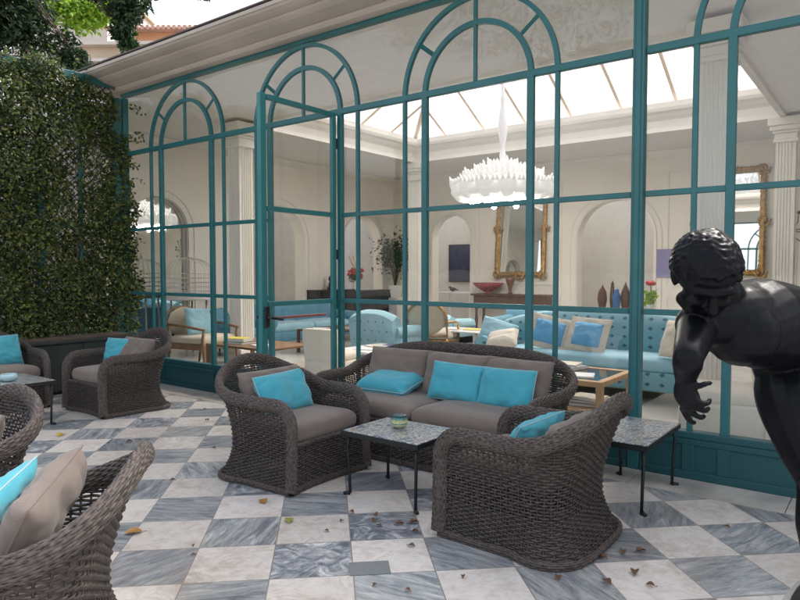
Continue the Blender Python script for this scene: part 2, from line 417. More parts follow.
def tag(o, label=None, cat=None, group=None, kind=None):
    if label: o['label'] = label
    if cat: o['category'] = cat
    if group: o['group'] = group
    if kind: o['kind'] = kind
    return o
def thing(name, label, cat, loc=(0, 0, 0), rz=0, group=None, rx=0, ry=0):
    o = bpy.data.objects.new(name, None); col.objects.link(o)
    o.location = loc; o.rotation_euler = (rx, ry, rz); o.empty_display_size = .1
    return tag(o, label, cat, group)
def copy_tree(o, parent=None):
    c = o.copy(); col.objects.link(c); c.parent = parent
    for ch in list(o.children): copy_tree(ch, c)
    return c
def copy_thing(o, label, loc, rz=0, group=None):
    c = copy_tree(o); c['label'] = label; c.location = loc; c.rotation_euler = (o.rotation_euler[0], o.rotation_euler[1], rz)
    if group: c['group'] = group
    return c
def arc(cx, cz, r, a0, a1, n):
    return [(cx + r * math.cos(a0 + (a1 - a0) * i / n), cz + r * math.sin(a0 + (a1 - a0) * i / n)) for i in range(n + 1)]

D = 4.876            # the glazed wall stands in the plane y = D

# ------------------------------------------------------------------ ground
g = MB(); g.add([(-400, -400, -.03), (400, -400, -.03), (400, 400, -.03), (-400, 400, -.03)], [(0, 1, 2, 3)]).build('ground', M['ground'])['kind'] = 'structure'
g = MB(); g.add([(-8.6, -6, 0), (6, -6, 0), (6, 4.5, 0), (-8.6, 4.5, 0)], [(0, 1, 2, 3)]).build('patio_floor', M['marble'])['kind'] = 'structure'
g = MB()
x = -8.6
while x < 6:
    w = rnd.uniform(.9, 1.3); g.box(x + .003, min(x + w, 6) - .003, 4.50, D - .03, -.03, .004 + rnd.uniform(0, .001)); x += w
g.build('paving_border', M['border'])['kind'] = 'structure'
g = MB(); g.add([(-14, D - .03, .002), (4.2, D - .03, .002), (4.2, 17, .002), (-14, 17, .002)], [(0, 1, 2, 3)]).build('interior_floor', M['inner_floor'])['kind'] = 'structure'
s = MB().box(-.10, .10, -.07, .07, 0, .004).build('slate_insert', M['slate'])
s.location = (-2.035, 2.42, .0005); s.rotation_euler = (0, 0, TANG)
tag(s, 'small grey slate rectangle let into a white floor tile', 'floor insert')

# ------------------------------------------------------------------ glazed wall
gw = thing('glazed_wall', 'teal framed wall of arched windows in front of the lounge', 'glazed wall', (0, D, 0))
ZB, Z3, Z2, Z1, ZT = .32, 1.168, 2.023, 3.048, 3.80
XL, XR = -8.44, 5.2
bays = [-7.06, -4.985, -2.913, -.40, 1.675, 3.75]
RO, RI = .748, .52
def bar(x0, x1, z, h=.042, d=.03): MB().rbox(x0, x1, -d / 2, d / 2, z - h / 2, z + h / 2, .004, 1).build('glazing_bar', M['teal'], gw)
def vbar(x, z0, z1, w=.045, d=.036, nm='glazing_bar'): MB().rbox(x - w / 2, x + w / 2, -d / 2, d / 2, z0, z1, .004, 1).build(nm, M['teal'], gw)
for x in (XL, -1.53, XR):
    o = MB().rbox(x - .042, x + .042, -.04, .04, 0, ZT, .006, 2)
    o.rbox(x - .02, x + .02, -.052, -.0402, ZB, ZT, .004, 1)
    o.build('post', M['teal'], gw)
MB().box(XL - .05, XR + .05, -.02, .05, ZT + .020, ZT + .061).build('head_beam', M['teal'], gw)
dl, dr_ = -4.985 - RI, -4.985 + RI
segs = [(XL + .05, dl - .035), (dr_ + .035, -1.58), (-1.48, XR - .05)]
for a, b_ in segs: 
    for z in (Z3, Z2): bar(a, b_, z)
for a, b_ in [(XL + .05, -1.58), (-1.48, XR - .05)]: bar(a, b_, Z1, .056, .046)
for c in bays:
    for r, w, nm in ((RO, .038, 'arch_bar'), (RI, .044, 'arch_bar')):
        pin = arc(c, Z1, r - w / 2, 0, PI, 40); pout = arc(c, Z1, r + w / 2, 0, PI, 40)
        o = MB(); V = []
        for (a, b2), (p, q) in zip(pin, pout):
            V += [(a, -.019, b2), (p, -.019, q), (p, .019, q), (a, .019, b2)]
        F = []
        for i in range(40):
            for k in range(4): F.append((4 * i + k, 4 * i + (k + 1) % 4, 4 * i + 4 + (k + 1) % 4, 4 * i + 4 + k))
        o.add(V, F).build(nm, M['teal'], gw)
    vbar(c, Z1 + .03, Z1 + RO - .02, .030, .032)
    for a in (math.radians(38), math.radians(142)):
        p0 = (c + (RI + .02) * math.cos(a), 0, Z1 + (RI + .02) * math.sin(a)); p1 = (c + (RO - .02) * math.cos(a), 0, Z1 + (RO - .02) * math.sin(a))
        MB().tube([p0, p1], .02, 4).build('arch_spoke', M['teal'], gw)
    for sx in (-1, 1):
        vbar(c + sx * RO, ZB, Z1, .036, .036)
        vbar(c + sx * RI, ZB if c != bays[1] else 0.02, Z1, .056, .05)
# bottom panels
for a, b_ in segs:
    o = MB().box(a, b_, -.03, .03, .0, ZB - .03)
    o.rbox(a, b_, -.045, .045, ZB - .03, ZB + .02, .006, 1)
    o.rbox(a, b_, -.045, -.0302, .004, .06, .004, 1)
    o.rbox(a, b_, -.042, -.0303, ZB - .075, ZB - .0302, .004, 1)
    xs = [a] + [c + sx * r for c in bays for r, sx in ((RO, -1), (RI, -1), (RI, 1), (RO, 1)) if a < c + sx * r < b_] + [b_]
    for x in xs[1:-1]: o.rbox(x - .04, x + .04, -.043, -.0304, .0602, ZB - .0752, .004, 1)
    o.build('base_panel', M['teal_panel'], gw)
# panes (thin glass sheets)
def pane(par, x0, x1, z0, z1, y=0, nm='pane'):
    MB().add([(x0, y, z0), (x1, y, z0), (x1, y, z1), (x0, y, z1)], [(0, 1, 2, 3)]).build(nm, M['glass'], par)
zs = [ZB + .02, Z3, Z2, Z1, ZT]
for a, b_ in segs:
    vx = sorted([a, b_] + [c + sx * r for c in bays for r in (RO, RI) for sx in (-1, 1) if a < c + sx * r < b_])
    for x0, x1 in zip(vx, vx[1:]):
        for z0, z1 in zip(zs[:3], zs[1:4]): pane(gw, x0 + .01, x1 - .01, z0 + .01, z1 - .01)
for a, b_ in [(XL + .05, -1.58), (-1.48, XR - .05)]: pane(gw, a, b_, Z1 + .02, ZT + .03)
# open door leaf, hinged on the right jamb of the second bay, standing straight out
door = thing('door', 'open glazed door leaf standing out from the wall', 'x', (dr_ - .035, -.045, .03)); del door['category']; door.parent = gw
door.rotation_euler = (0, 0, PI / 2 * 1.0)
dw = -2 * RI + .06
def dbox(x0, x1, z0, z1, t=.045): return MB().rbox(x0, x1, -t / 2, t / 2, z0, z1, .005, 1)
# local x runs from hinge (0) to the free edge (dw, negative)
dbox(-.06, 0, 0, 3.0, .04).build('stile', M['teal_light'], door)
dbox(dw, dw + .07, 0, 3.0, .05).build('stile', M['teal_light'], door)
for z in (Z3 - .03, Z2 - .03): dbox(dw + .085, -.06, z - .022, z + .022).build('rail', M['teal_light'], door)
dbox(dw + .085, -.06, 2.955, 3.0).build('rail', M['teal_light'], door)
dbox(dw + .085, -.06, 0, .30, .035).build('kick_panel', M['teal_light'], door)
for z0, z1 in ((.30, Z3 - .05), (Z3, Z2 - .05), (Z2, 2.955)): pane(door, dw + .085, -.06, z0, z1, 0)
o = MB(); o.tube([(dw + .05, -.03, 1.02), (dw + .05, -.085, 1.02), (dw + .19, -.085, 1.0)], .014, 8)
o.rbox(dw + .02, dw + .08, -.045, -.0302, .93, 1.12, .006, 1)
o.tube([(dw + .05, .03, 1.02), (dw + .05, .085, 1.02), (dw + .17, .085, 1.0)], .014, 8)
o.build('handle', M['black'], door)
o = MB().tube([(dw + .06, .075, 1.0), (-.07, .075, 1.0)], .013, 8); o.build('push_bar', M['redmetal'], door)
for z in (.4, 1.6, 2.7): MB().tube([(.012, -.012, z - .05), (.012, -.012, z + .05)], .011, 8).build('hinge', M['black'], door)

# ------------------------------------------------------------------ lounge building
bd = thing('lounge_building', 'cream garden lounge with arches, skylight and stone cornice behind the glazing', 'building', (0, 0, 0))
WX0, WY1, CZ = -10.6, 13.6, 3.85
SK = (-8.45, -1.4, 6.96, 11.6)
prof = [(5.2, 3.862), (4.80, 3.862), (4.76, 3.866), (4.735, 3.885), (4.722, 3.905), (4.730, 3.913), (4.700, 3.916), (4.64, 3.925), (4.56, 3.938), (4.50, 3.958), (4.478, 3.972), (4.487, 3.979), (4.455, 3.981), (4.42, 3.985), (4.365, 3.998), (4.345, 4.012), (4.352, 4.018), (4.335, 4.021), (4.335, 4.056), (4.36, 4.06), (5.2, 4.075)]
MB().extrude(prof, (-8.9, 0, 0), (5.4, 0, 0)).build('cornice', M['cornice'], bd)
MB().box(-8.88, 5.38, 4.332, 5.0, 4.0755, 4.09).build('cornice_flashing', M['cornice_dark'], bd)
# ceiling with the skylight opening
o = MB()
for a in ((WX0 - .3, 4.2, 4.96, SK[2]), (WX0 - .3, 4.2, SK[3], WY1 + .3), (WX0 - .3, SK[0], SK[2], SK[3]), (SK[1], 4.2, SK[2], SK[3])):
    o.box(a[0], a[1], a[2], a[3], CZ, CZ + .25)
o.build('ceiling', M['ceiling'], bd)
# moulded well around the opening
pw = [(0, 3.80), (.03, 3.80), (.05, 3.86), (.03, 3.90), (.03, 4.02), (-.02, 4.05), (-.04, 4.12), (-.14, 4.16), (-.15, 4.28), (.2, 4.28), (.2, 3.852), (0, 3.852)]
def well(p, q, side): MB().extrude([(a, b) for a, b in pw], p, q, side=side).build('skylight_cornice', M['white_trim'], bd)
pw = [(-.02, 3.80), (-.10, 3.80), (-.06, 3.88), (-.05, 4.0), (-.12, 4.05), (-.16, 4.10), (-.22, 4.12), (-.24, 4.17), (-.24, 4.26), (.1, 4.26), (.1, 3.849), (-.02, 3.849)]
well((SK[0], SK[3], 0), (SK[1], SK[3], 0), (0, 1, 0))
well((SK[0], SK[2], 0), (SK[1], SK[2], 0), (0, -1, 0))
well((SK[0], SK[2], 0), (SK[0], SK[3], 0), (-1, 0, 0))
well((SK[1], SK[2], 0), (SK[1], SK[3], 0), (1, 0, 0))
# hipped glass roof
sk = MB()
ym = (SK[2] + SK[3]) / 2; zr = 5.55; hx = 2.32
ea = [(SK[0], SK[2], 4.27), (SK[1], SK[2], 4.27), (SK[1], SK[3], 4.27), (SK[0], SK[3], 4.27)]
r0, r1 = (SK[0] + hx, ym, zr), (SK[1] - hx, ym, zr)
MB().add(ea + [r0, r1], [(0, 1, 5, 4), (2, 3, 4, 5), (3, 0, 4), (1, 2, 5)]).build('skylight_glass', M['skyglass'], bd)
ribs = MB()
def rib(p, q, w=.028): ribs.tube([p, q], w, 4)
for e_, r_ in ((ea[0], r0), (ea[3], r0), (ea[1], r1), (ea[2], r1)): rib(e_, r_, .045)
rib(r0, r1, .05)
for i in range(1, 8):
    x = SK[0] + .84 + (i - 1) * .917
    if x > SK[1] - .1: break
    t = min(1, (x - SK[0]) / hx, (SK[1] - x) / hx)
    for y0 in (SK[2], SK[3]): rib((x, y0, 4.27), (x, y0 + (ym - y0) * t, 4.27 + (zr - 4.27) * t))
for i in range(1, 5):
    y = SK[2] + i * (SK[3] - SK[2]) / 5; t = 1 - abs(y - ym) / (ym - SK[2])
    for x0, s_ in ((SK[0], 1), (SK[1], -1)): rib((x0, y, 4.27), (x0 + s_ * hx * t, y, 4.27 + (zr - 4.27) * t))
for t in (.5,):
    rib((SK[0] + hx * t, SK[2] + (ym - SK[2]) * t, 4.27 + (zr - 4.27) * t), (SK[1] - hx * t, SK[2] + (ym - SK[2]) * t, 4.27 + (zr - 4.27) * t), .02)
    rib((SK[0] + hx * t, SK[3] + (ym - SK[3]) * t, 4.27 + (zr - 4.27) * t), (SK[1] - hx * t, SK[3] + (ym - SK[3]) * t, 4.27 + (zr - 4.27) * t), .02)
ribs.build('skylight_frame', M['far_tan'], bd)
# walls with arched openings; u runs along the wall
def wall_arch(openings, u0, u1, h, thick, place, name='wall', m='white_wall'):
    o = MB(); cur = u0
    def quadbox(a, b_, z0, z1):
        v = []
        for d in (0, thick):
            for (u, z) in ((a, z0), (b_, z0), (b_, z1), (a, z1)): v.append(place(u, d, z))
        o.add(v, [(0, 1, 2, 3), (7, 6, 5, 4), (0, 4, 5, 1), (1, 5, 6, 2), (2, 6, 7, 3), (3, 7, 4, 0)])
    for (c, r, top) in openings:
        sp = top - r
        quadbox(cur, c - r, 0, h)
        P = arc(c, sp, r, PI, 0, 24)
        for (ua, za), (ub, zb) in zip(P, P[1:]):
            v = []
            for d in (0, thick):
                for (u, z) in ((ua, za), (ub, zb), (ub, h), (ua, h)): v.append(place(u, d, z))
            o.add(v, [(0, 1, 2, 3), (7, 6, 5, 4), (0, 4, 5, 1)])
        cur = c + r
        # moulded surround
        tr = MB()
        for r2, w, pr in ((r + .015, .05, .025), (r + .14, .03, .02)):
            pi_ = [(c - r2, 0.12)] + arc(c, sp, r2, PI, 0, 24) + [(c + r2, 0.12)]
            po_ = [(c - r2 - w, 0.12)] + arc(c, sp, r2 + w, PI, 0, 24) + [(c + r2 + w, 0.12)]
            V = []; F = []
            for (a, b1), (p, q) in zip(pi_, po_):
                V += [place(a, .003, b1), place(a, -pr, b1), place(p, -pr, q), place(p, .003, q)]
            for i in range(len(pi_) - 1):
                for k in range(3): F.append((4 * i + k, 4 * i + k + 1, 4 * i + 5 + k, 4 * i + 4 + k))
            tr.add(V, F)
        tr.build('arch_moulding', M['white_trim'], bd)
    quadbox(cur, u1, 0, h)
    o.build(name, M[m], bd)
left = lambda u, d, z: (WX0 - d, u, z)
back = lambda u, d, z: (u, WY1 + d, z)
wall_arch([(6.72, .62, 2.80), (9.58, .76, 2.87), (12.38, .74, 2.81)], 4.96, WY1, CZ, .28, left)
wall_arch([(-8.80, .55, 2.84), (-4.75, .80, 2.95)], WX0, 4.2, CZ, .28, back)
MB().box(4.0, 4.2, 4.96, WY1, 0, CZ).build('wall', M['white_wall'], bd)
MB().box(WX0 - .28, WX0, 4.84, 4.96, 0, CZ).build('wall', M['white_wall'], bd)
# rooms behind the arches
o = MB(); o.box(-12.9, -12.7, 5.0, 15.6, 0, CZ); o.box(-12.7, -3.2, 15.5, 15.7, 0, CZ); o.box(-12.7, -10.89, 8.1, 8.2, 0, CZ); o.box(-12.7, -10.89, 11.1, 11.2, 0, CZ)
o.box(-3.3, -3.1, 13.9, 15.5, 0, CZ); o.box(-12.7, -10.89, 4.96, 5.06, 0, CZ); o.box(-12.9, -12.3, 4.96, 15.7, CZ, CZ + .1); o.box(-12.3, -3.1, 15.1, 15.7, CZ, CZ + .1)
o.build('back_room_wall', M['grey_wall'], bd)
# skirting, wall panels
for a in ((WX0, WX0 + .02, 7.35, 8.8), (WX0, WX0 + .02, 10.36, 11.62), (-8.2, -5.6, WY1 - .02, WY1), (-3.9, 4.0, WY1 - .02, WY1)):
    MB().box(*a, .003, .14).build('skirting', M['white_trim'], bd)
def frame_panel(x0, x1, z0, z1, y=WY1, w=.035, t=.018):
    o = MB(); o.box(x0, x1, y - t, y, z0, z0 + w); o.box(x0, x1, y - t, y, z1 - w, z1); o.box(x0, x0 + w, y - t, y, z0 + w, z1 - w); o.box(x1 - w, x1, y - t, y, z0 + w, z1 - w)
    o.build('wall_panel_moulding', M['white_trim'], bd)
for a, b_ in ((-8.0, -5.9), (-3.7, -1.7), (-1.5, .5), (.7, 3.8)):
    frame_panel(a, b_, 1.15, 3.45); frame_panel(a, b_, .25, .95)
# ceiling edge moulding
o = MB(); o.extrude([(0, 3.845), (-.12, 3.845), (-.10, 3.80), (-.03, 3.74), (0, 3.72)], (WX0, WY1 - .001, 0), (4.0, WY1 - .001, 0))
o.extrude([(0, 3.845), (-.12, 3.845), (-.10, 3.80), (-.03, 3.74), (0, 3.72)], (WX0 + .001, 5.0, 0), (WX0 + .001, WY1 - .12, 0), side=(-1, 0, 0))
o.build('ceiling_moulding', M['white_trim'], bd)
# fluted columns
def fluted(cx, cy):
    o = MB(); h0, h1 = .22, 3.42
    V = []; ring = []
    W = .135
    for side in range(4):
        a = side * PI / 2
        pts = [(-W, 0)]
        nf = 5
        for k in range(nf):
            u0 = -W + .03 + k * (2 * W - .06) / nf; u1 = u0 + (2 * W - .06) / nf
            pts += [(u0 + .006, 0), (u0 + .014, .014), (u1 - .014, .014), (u1 - .006, 0)]
        for (u, d) in pts:
            x, y = u, -(W - d); ring.append((cx + x * math.cos(a) - y * math.sin(a), cy + x * math.sin(a) + y * math.cos(a)))
    n = len(ring)
    o.add([(x, y, h0) for x, y in ring] + [(x, y, h1) for x, y in ring], [(i, (i + 1) % n, n + (i + 1) % n, n + i) for i in range(n)])
    for w, z0, z1 in ((.21, 0, .14), (.185, .14, .22), (.17, h1, h1 + .05), (.155, h1 + .05, h1 + .14), (.18, h1 + .14, h1 + .18), (.215, h1 + .18, h1 + .25), (.24, h1 + .25, CZ - .052)):
        o.rbox(cx - w, cx + w, cy - w, cy + w, z0, z1, .012, 2)
    o.build('column', M['white_trim'], bd)
for x in (SK[0] + .02, SK[1] - .02):
    for y in (SK[2] - .12, SK[3] + .06): fluted(x, y)
# recessed brackets at the columns
# upper parts seen over the roof: parapet strip of the back

# ------------------------------------------------------------------ mirrors
def arched_mirror(label, place, c, r, top, z0=.1, inset=.1):
    sp = top - r; P = [(c - r, z0)] + arc(c, sp, r, PI, 0, 28) + [(c + r, z0)]
    o = MB(); n = len(P)
    t = thing('arched_mirror', label, 'mirror')
    o.add([place(u, inset, z) for u, z in P] + [place(u, inset + .02, z) for u, z in P], [tuple(range(n)), tuple(range(2 * n - 1, n - 1, -1))] + [(i, i + n, (i + 1) % n + n, (i + 1) % n) for i in range(n)])
    o.build('mirror_plate', M['mirror'], t)
    f = MB(); f.tube([place(u, inset - .008, z) for u, z in P], .016, 6, closed=True); f.build('frame', M['white_trim'], t)
arched_mirror('tall arched mirror on the left wall reflecting the white chandelier', left, 6.72, .60, 2.78)

def gilt_mirror(label, x0, x1, z0, z1, y, tilt, group):
    w, h = (x1 - x0), (z1 - z0)
    t = thing('gilt_mirror', label, 'mirror', ((x0 + x1) / 2, y, z0), 0, group, rx=tilt)
    MB().box(-w / 2 + .1, w / 2 - .1, -.02, 0, .12, h - .12).build('mirror_plate', M['mirror'], t)
    f = MB(); R_ = random.Random(int(w * 100))
    def run(p, q, rr):
        n = max(3, int((Vector(q) - Vector(p)).length / .035))
        pts = [Vector(p).lerp(Vector(q), i / n) for i in range(n + 1)]
        f.tube(pts, [rr * (.75 + .5 * abs(math.sin(i * 1.3)) + R_.uniform(-.1, .15)) for i in range(n + 1)], 8)
    a, b_ = -w / 2 + .09, w / 2 - .09
    for k in (0, .03):
        run((a - k, -.03, .08), (a - k, -.03, h - .08), .035); run((b_ + k, -.03, .08), (b_ + k, -.03, h - .08), .035)
        run((a, -.03, .09 - k), (b_, -.03, .09 - k), .035); run((a, -.03, h - .09 + k), (b_, -.03, h - .09 + k), .035)
    for (cx, cz) in ((a, .08), (b_, .08), (a, h - .08), (b_, h - .08), (0, h - .02), (0, .05), (a - .03, h * .5), (b_ + .03, h * .5)):
        for j in range(9):
            an = j * .7; rr = .04 + .008 * j
            f.sell((cx + rr * math.cos(an), -.045, cz + rr * math.sin(an)), (.035, .03, .035), n=8, m=5)
        f.tube([(cx + (.02 + .014 * q) * math.cos(q * .8), -.06, cz + (.02 + .014 * q) * math.sin(q * .8)) for q in range(9)], .013, 6)
    f.build('gilt_frame', M['gold'], t, smooth=True)
gilt_mirror('gilt carved mirror leaning from the wall above the dark console', -7.53, -6.22, 1.32, 3.55, WY1 - .10, math.radians(-4), 'gilt framed mirrors on the back wall')
gilt_mirror('gilt carved mirror beside the right column, behind the bronze statue', -3.21, -1.93, 1.36, 3.42, WY1 - .08, math.radians(-3), 'gilt framed mirrors on the back wall')

# ------------------------------------------------------------------ chandelier
ch = thing('chandelier', 'huge white scalloped glass chandelier hanging under the skylight', 'chandelier', (-5.32, 9.8, 0))
cb = MB()
def tier(r, z, n, sx, sy, sz, ph=0):
    for k in range(n):
        a = 2 * PI * (k + ph) / n; m_ = MB().sell((0, 0, 0), (sx, sy, sz), e1=.8, e2=.75, n=16, m=10)
        V = m_.v[0]; q = (V[:, 2] / sz + 1) / 2; V[:, 0] *= .72 + .42 * q; V[:, 1] *= .62 + .5 * q      # cups that open upwards
        m_.xform((r * math.cos(a), r * math.sin(a), z), rz=a); cb.merge(m_)
        w_ = r * PI / n * .98
        for j in range(-2, 3):          # pointed scallops along the lip
            b_ = a + j * .42 * PI / n; rr_ = r + sx * (.92 - .05 * abs(j)); zz = z + sz * (.86 - .06 * abs(j)); l_ = .085 if j == 0 else .05
            cb.tube([(rr_ * math.cos(b_), rr_ * math.sin(b_), zz - .05), ((rr_ + .015) * math.cos(b_), (rr_ + .015) * math.sin(b_), zz + l_ * .5), ((rr_ + .03) * math.cos(b_), (rr_ + .03) * math.sin(b_), zz + l_)], [.034, .022, .004], 6)
tier(.66, 2.80, 13, .22, .19, .17); tier(.47, 2.96, 10, .20, .17, .15, .5); tier(.29, 3.08, 7, .17, .14, .13); tier(.12, 3.18, 4, .12, .10, .11, .5)
cb.lathe([(.02, 2.66), (.5, 2.67), (.78, 2.70), (.84, 2.76), (.80, 2.86), (.62, 2.98), (.4, 3.10), (.2, 3.22), (.06, 3.3)], 48, amp=[0, .02, .04, .05, .04, .03, .02, 0, 0, 13])
cb.build('glass_shade', M['lit_glass'], ch, smooth=True)
MB().lathe([(.012, 3.2), (.05, 3.30), (.055, 3.40), (.03, 3.5), (.05, 3.6), (.075, 3.75), (.085, 3.9), (.06, 4.1), (.035, 4.25), (.05, 4.32), (.022, 4.4), (.03, 4.5), (.018, 4.6), (.012, 5.50)], 16).build('stem', M['white_glass'], ch, smooth=True)
for k in range(8):
    a = 2 * PI * k / 8
    cb = MB().sell((.5 * math.cos(a), .5 * math.sin(a), 2.605), (.05, .05, .06), n=10, m=6)
    cb.build('lamp_bulb', M['bulb'], ch, smooth=True)

# ------------------------------------------------------------------ wicker seats
def seat_path(w, yf, y0, yb, ne, nside, nback):
    P = [(-w, yf + (y0 - yf) * i / nside) for i in range(nside)]
    for i in range(nback + 1):
        t = PI * i / nback; c, s_ = math.cos(t), math.sin(t)
        P.append((-w * math.copysign(abs(c) ** (2 / ne), c), y0 + (yb - y0) * abs(s_) ** (2 / ne)))
    P += [(w, y0 + (yf - y0) * (i + 1) / nside) for i in range(nside)]
    P = np.array(P)
    d = np.r_[0, np.cumsum(np.hypot(*np.diff(P, axis=0).T))]
    return P, d
class Shell:
    def __init__(s, w, yf, y0, yb, ne, ha, hb, pw, seed=1):
        P, d = seat_path(w, yf, y0, yb, ne, 30, 160); s.L = d[-1]
        s.w, s.yf, s.y0, s.yb, s.ha, s.hb, s.pw = w, yf, y0, yb, ha, hb, pw
        s.P, s.d = P, d
        T = np.gradient(P, axis=0); T /= np.linalg.norm(T, axis=1)[:, None]
        s.Nn = np.stack([-T[:, 1], T[:, 0]], 1)   # outward
    def at(s, u):
        x = np.interp(u, s.d, s.P[:, 0]); y = np.interp(u, s.d, s.P[:, 1])
        nx = np.interp(u, s.d, s.Nn[:, 0]); ny = np.interp(u, s.d, s.Nn[:, 1]); l = np.hypot(nx, ny)
        return x, y, nx / l, ny / l
    def wb(s, y): return np.clip((y - s.y0) / (s.yb - s.y0), 0, 1)
    def h(s, u):
        u = np.asarray(u, float); x, y, _, _ = s.at(u)
        q = np.clip(np.abs(x) / s.w, 0, 1)
        b_ = np.where(y > s.y0, (np.clip(1 - q ** s.pw[0], 0, 1)) ** s.pw[1], 0)
        hh = s.ha + (s.hb - s.ha) * b_ + .03 * s.wb(y) * (1 - b_)
        e = np.minimum(u, s.L - u); R = .13
        hh = hh - np.where(e < R, R * (1 - np.sqrt(np.clip(1 - (1 - e / R) ** 2, 0, 1))), 0)
        return hh
    def off(s, u, z):
        x, y, _, _ = s.at(u); wb = s.wb(y) ** .8
        e = np.minimum(np.asarray(u), s.L - np.asarray(u))
        sidew = np.clip(e / .35, 0, 1)
        top = wb * .19 * np.clip((z - .30) / .55, 0, 1) ** 1.4
        arm = .025 * sidew * np.clip((z - .35) / .25, 0, 1) ** 2
        base = (.015 * sidew + .085 * wb + .02) * np.clip(1 - z / .24, 0, 1) ** 1.8
        return top + arm * (1 - wb) + base
    def pt(s, u, z, o=0):
        x, y, nx, ny = s.at(u); d = s.off(u, z) + o
        return np.stack([x + nx * d, y + ny * d, np.broadcast_to(z, np.shape(x)) * 1.0], -1), np.stack([nx, ny, 0 * nx], -1)

def strand(mb, C, Nrm, a, b_, n=5):
    """C centres (m,3), Nrm outward normals; flat oval section a (normal) x b_ (other)"""
    m = len(C); T = np.gradient(C, axis=0); T /= np.linalg.norm(T, axis=1)[:, None] + 1e-9
    B = np.cross(T, Nrm); B /= np.linalg.norm(B, axis=1)[:, None] + 1e-9
    ang = np.arange(n) * 2 * PI / n
    V = C[:, None, :] + a * np.cos(ang)[None, :, None] * Nrm[:, None, :] + b_ * np.sin(ang)[None, :, None] * B[:, None, :]
    i = np.arange(m - 1)[:, None] * n; k = np.arange(n)[None, :]; k2 = (k + 1) % n
    F = np.stack([i + k, i + k2, i + n + k2, i + n + k], -1).reshape(-1, 4)
    mb.add(V.reshape(-1, 3), F.tolist())

def weave_shell(sh, pitch=.0165, stake=.034):
    mb = MB(); ns = int(sh.L / stake); ust = np.linspace(0, sh.L, ns * 2 + 1)
    z = .04; r = 0; R_ = np.random.RandomState(3)
    while z < sh.hb:
        H = sh.h(ust); ok = H - .028 > z
        idx = np.where(ok)[0]
        if len(idx) > 3:
            for g_ in np.split(idx, np.where(np.diff(idx) > 1)[0] + 1):
                if len(g_) < 3: continue
                u = ust[g_]; zz = z + R_.uniform(-.0012, .0012, len(u))
                w_ = np.where(g_ % 2 == 0, 1, 0) * np.where(((g_ // 2) + r) % 2 == 0, 1., -1.)
                P_, N_ = sh.pt(u, zz, 0); P_ = P_ + N_ * (w_ * .0072)[:, None]
                strand(mb, P_, N_, .0040, .0066)
        z += pitch * (.68 if z < .20 else 1); r += 1
    for k in range(0, len(ust), 2):
        top = float(sh.h(ust[k])) - .01
        zz = np.linspace(.02, top, 14)
        P_, N_ = sh.pt(np.full(14, ust[k]), zz, 0)
        strand(mb, P_, N_, .0038, .0048, 4)
    return mb

def braid(mb, C, Nrm, rn, rb, ns=20, pitch=.029, sr=.0062):
    C = np.asarray(C, float); Nrm = np.asarray(Nrm, float)
    d = np.r_[0, np.cumsum(np.linalg.norm(np.diff(C, axis=0), axis=1))]
    m = int(d[-1] / pitch); t = np.linspace(0, d[-1], m)
    P = np.stack([np.interp(t, d, C[:, k]) for k in range(3)], 1); N_ = np.stack([np.interp(t, d, Nrm[:, k]) for k in range(3)], 1)
    T = np.gradient(P, axis=0); T /= np.linalg.norm(T, axis=1)[:, None] + 1e-9
    N_ -= T * (N_ * T).sum(1)[:, None]; N_ /= np.linalg.norm(N_, axis=1)[:, None] + 1e-9
    B = np.cross(T, N_)
    kk = np.arange(m)
    for s_ in range(ns):
        a = 2 * PI * s_ / ns
        w_ = np.where((kk + s_) % 2 == 0, 1.0, -1.0) * .0024
        ta = a + .10 * np.sin(kk * .0)
        dr = N_ * math.cos(a) + B * math.sin(a)
        Cc = P + N_ * ((rn + w_) * math.cos(a))[:, None] + B * ((rb + w_) * math.sin(a))[:, None]
        strand(mb, Cc, dr, sr * .62, sr * 1.25, 5)

def rim_line(sh):
    """from the floor up the front post, along arm, over the back and down again"""
    pts, nrm = [], []
    uu = np.r_[np.linspace(0, .13, 9) ** 1, np.linspace(.15, sh.L - .15, 150), np.linspace(sh.L - .13, sh.L, 9)]
    e = .13 * (1 - np.cos(np.linspace(0, PI / 2, 9)))
    uu = np.r_[e, np.linspace(.15, sh.L - .15, 150), sh.L - e[::-1]]
    H = sh.h(uu); P_, N_ = sh.pt(uu, H, .004)
    z = np.linspace(.03, H[0] - .02, 12)
    A, NA = sh.pt(np.zeros(12), z, .004)
    Bq, NB = sh.pt(np.full(12, sh.L), z[::-1], .004)
    return np.concatenate([A, P_, Bq]), np.concatenate([NA, N_, NB])

def cushion(cx, cy, cz, w, d, h, e=.13, seed=0, sag=0.0):
    o = MB(); n, m = 72, 22; V = []; F = []
    sg = lambda x, p: math.copysign(abs(x) ** p, x)
    for i in range(m + 1):
        ph = -PI / 2 + PI * i / m
        for k in range(n):
            th = 2 * PI * k / n + .0001
            cp, spn = sg(math.cos(ph), .28), sg(math.sin(ph), .7)
            x = cp * sg(math.cos(th), e); y = cp * sg(math.sin(th), e); z = spn
            bul = 1 + .12 * (1 - min(1, abs(x)) ** 2) * (1 - min(1, abs(y)) ** 2)
            nz_ = noise.noise(Vector((x * 2.2 + seed, y * 2.2, z * 1.3))) * .012 - max(0, .10 - abs(noise.noise(Vector((x * 2.3 + seed, y * 1.2 + 9, z * .5))))) * .05
            V.append((cx + x * w / 2, cy + y * d / 2, cz + z * h / 2 * bul + nz_ - sag * (1 - x * x) * (1 - y * y)))
    for i in range(m):
        for k in range(n): F.append((i * n + k, i * n + (k + 1) % n, (i + 1) * n + (k + 1) % n, (i + 1) * n + k))
    return o.add(V, F)

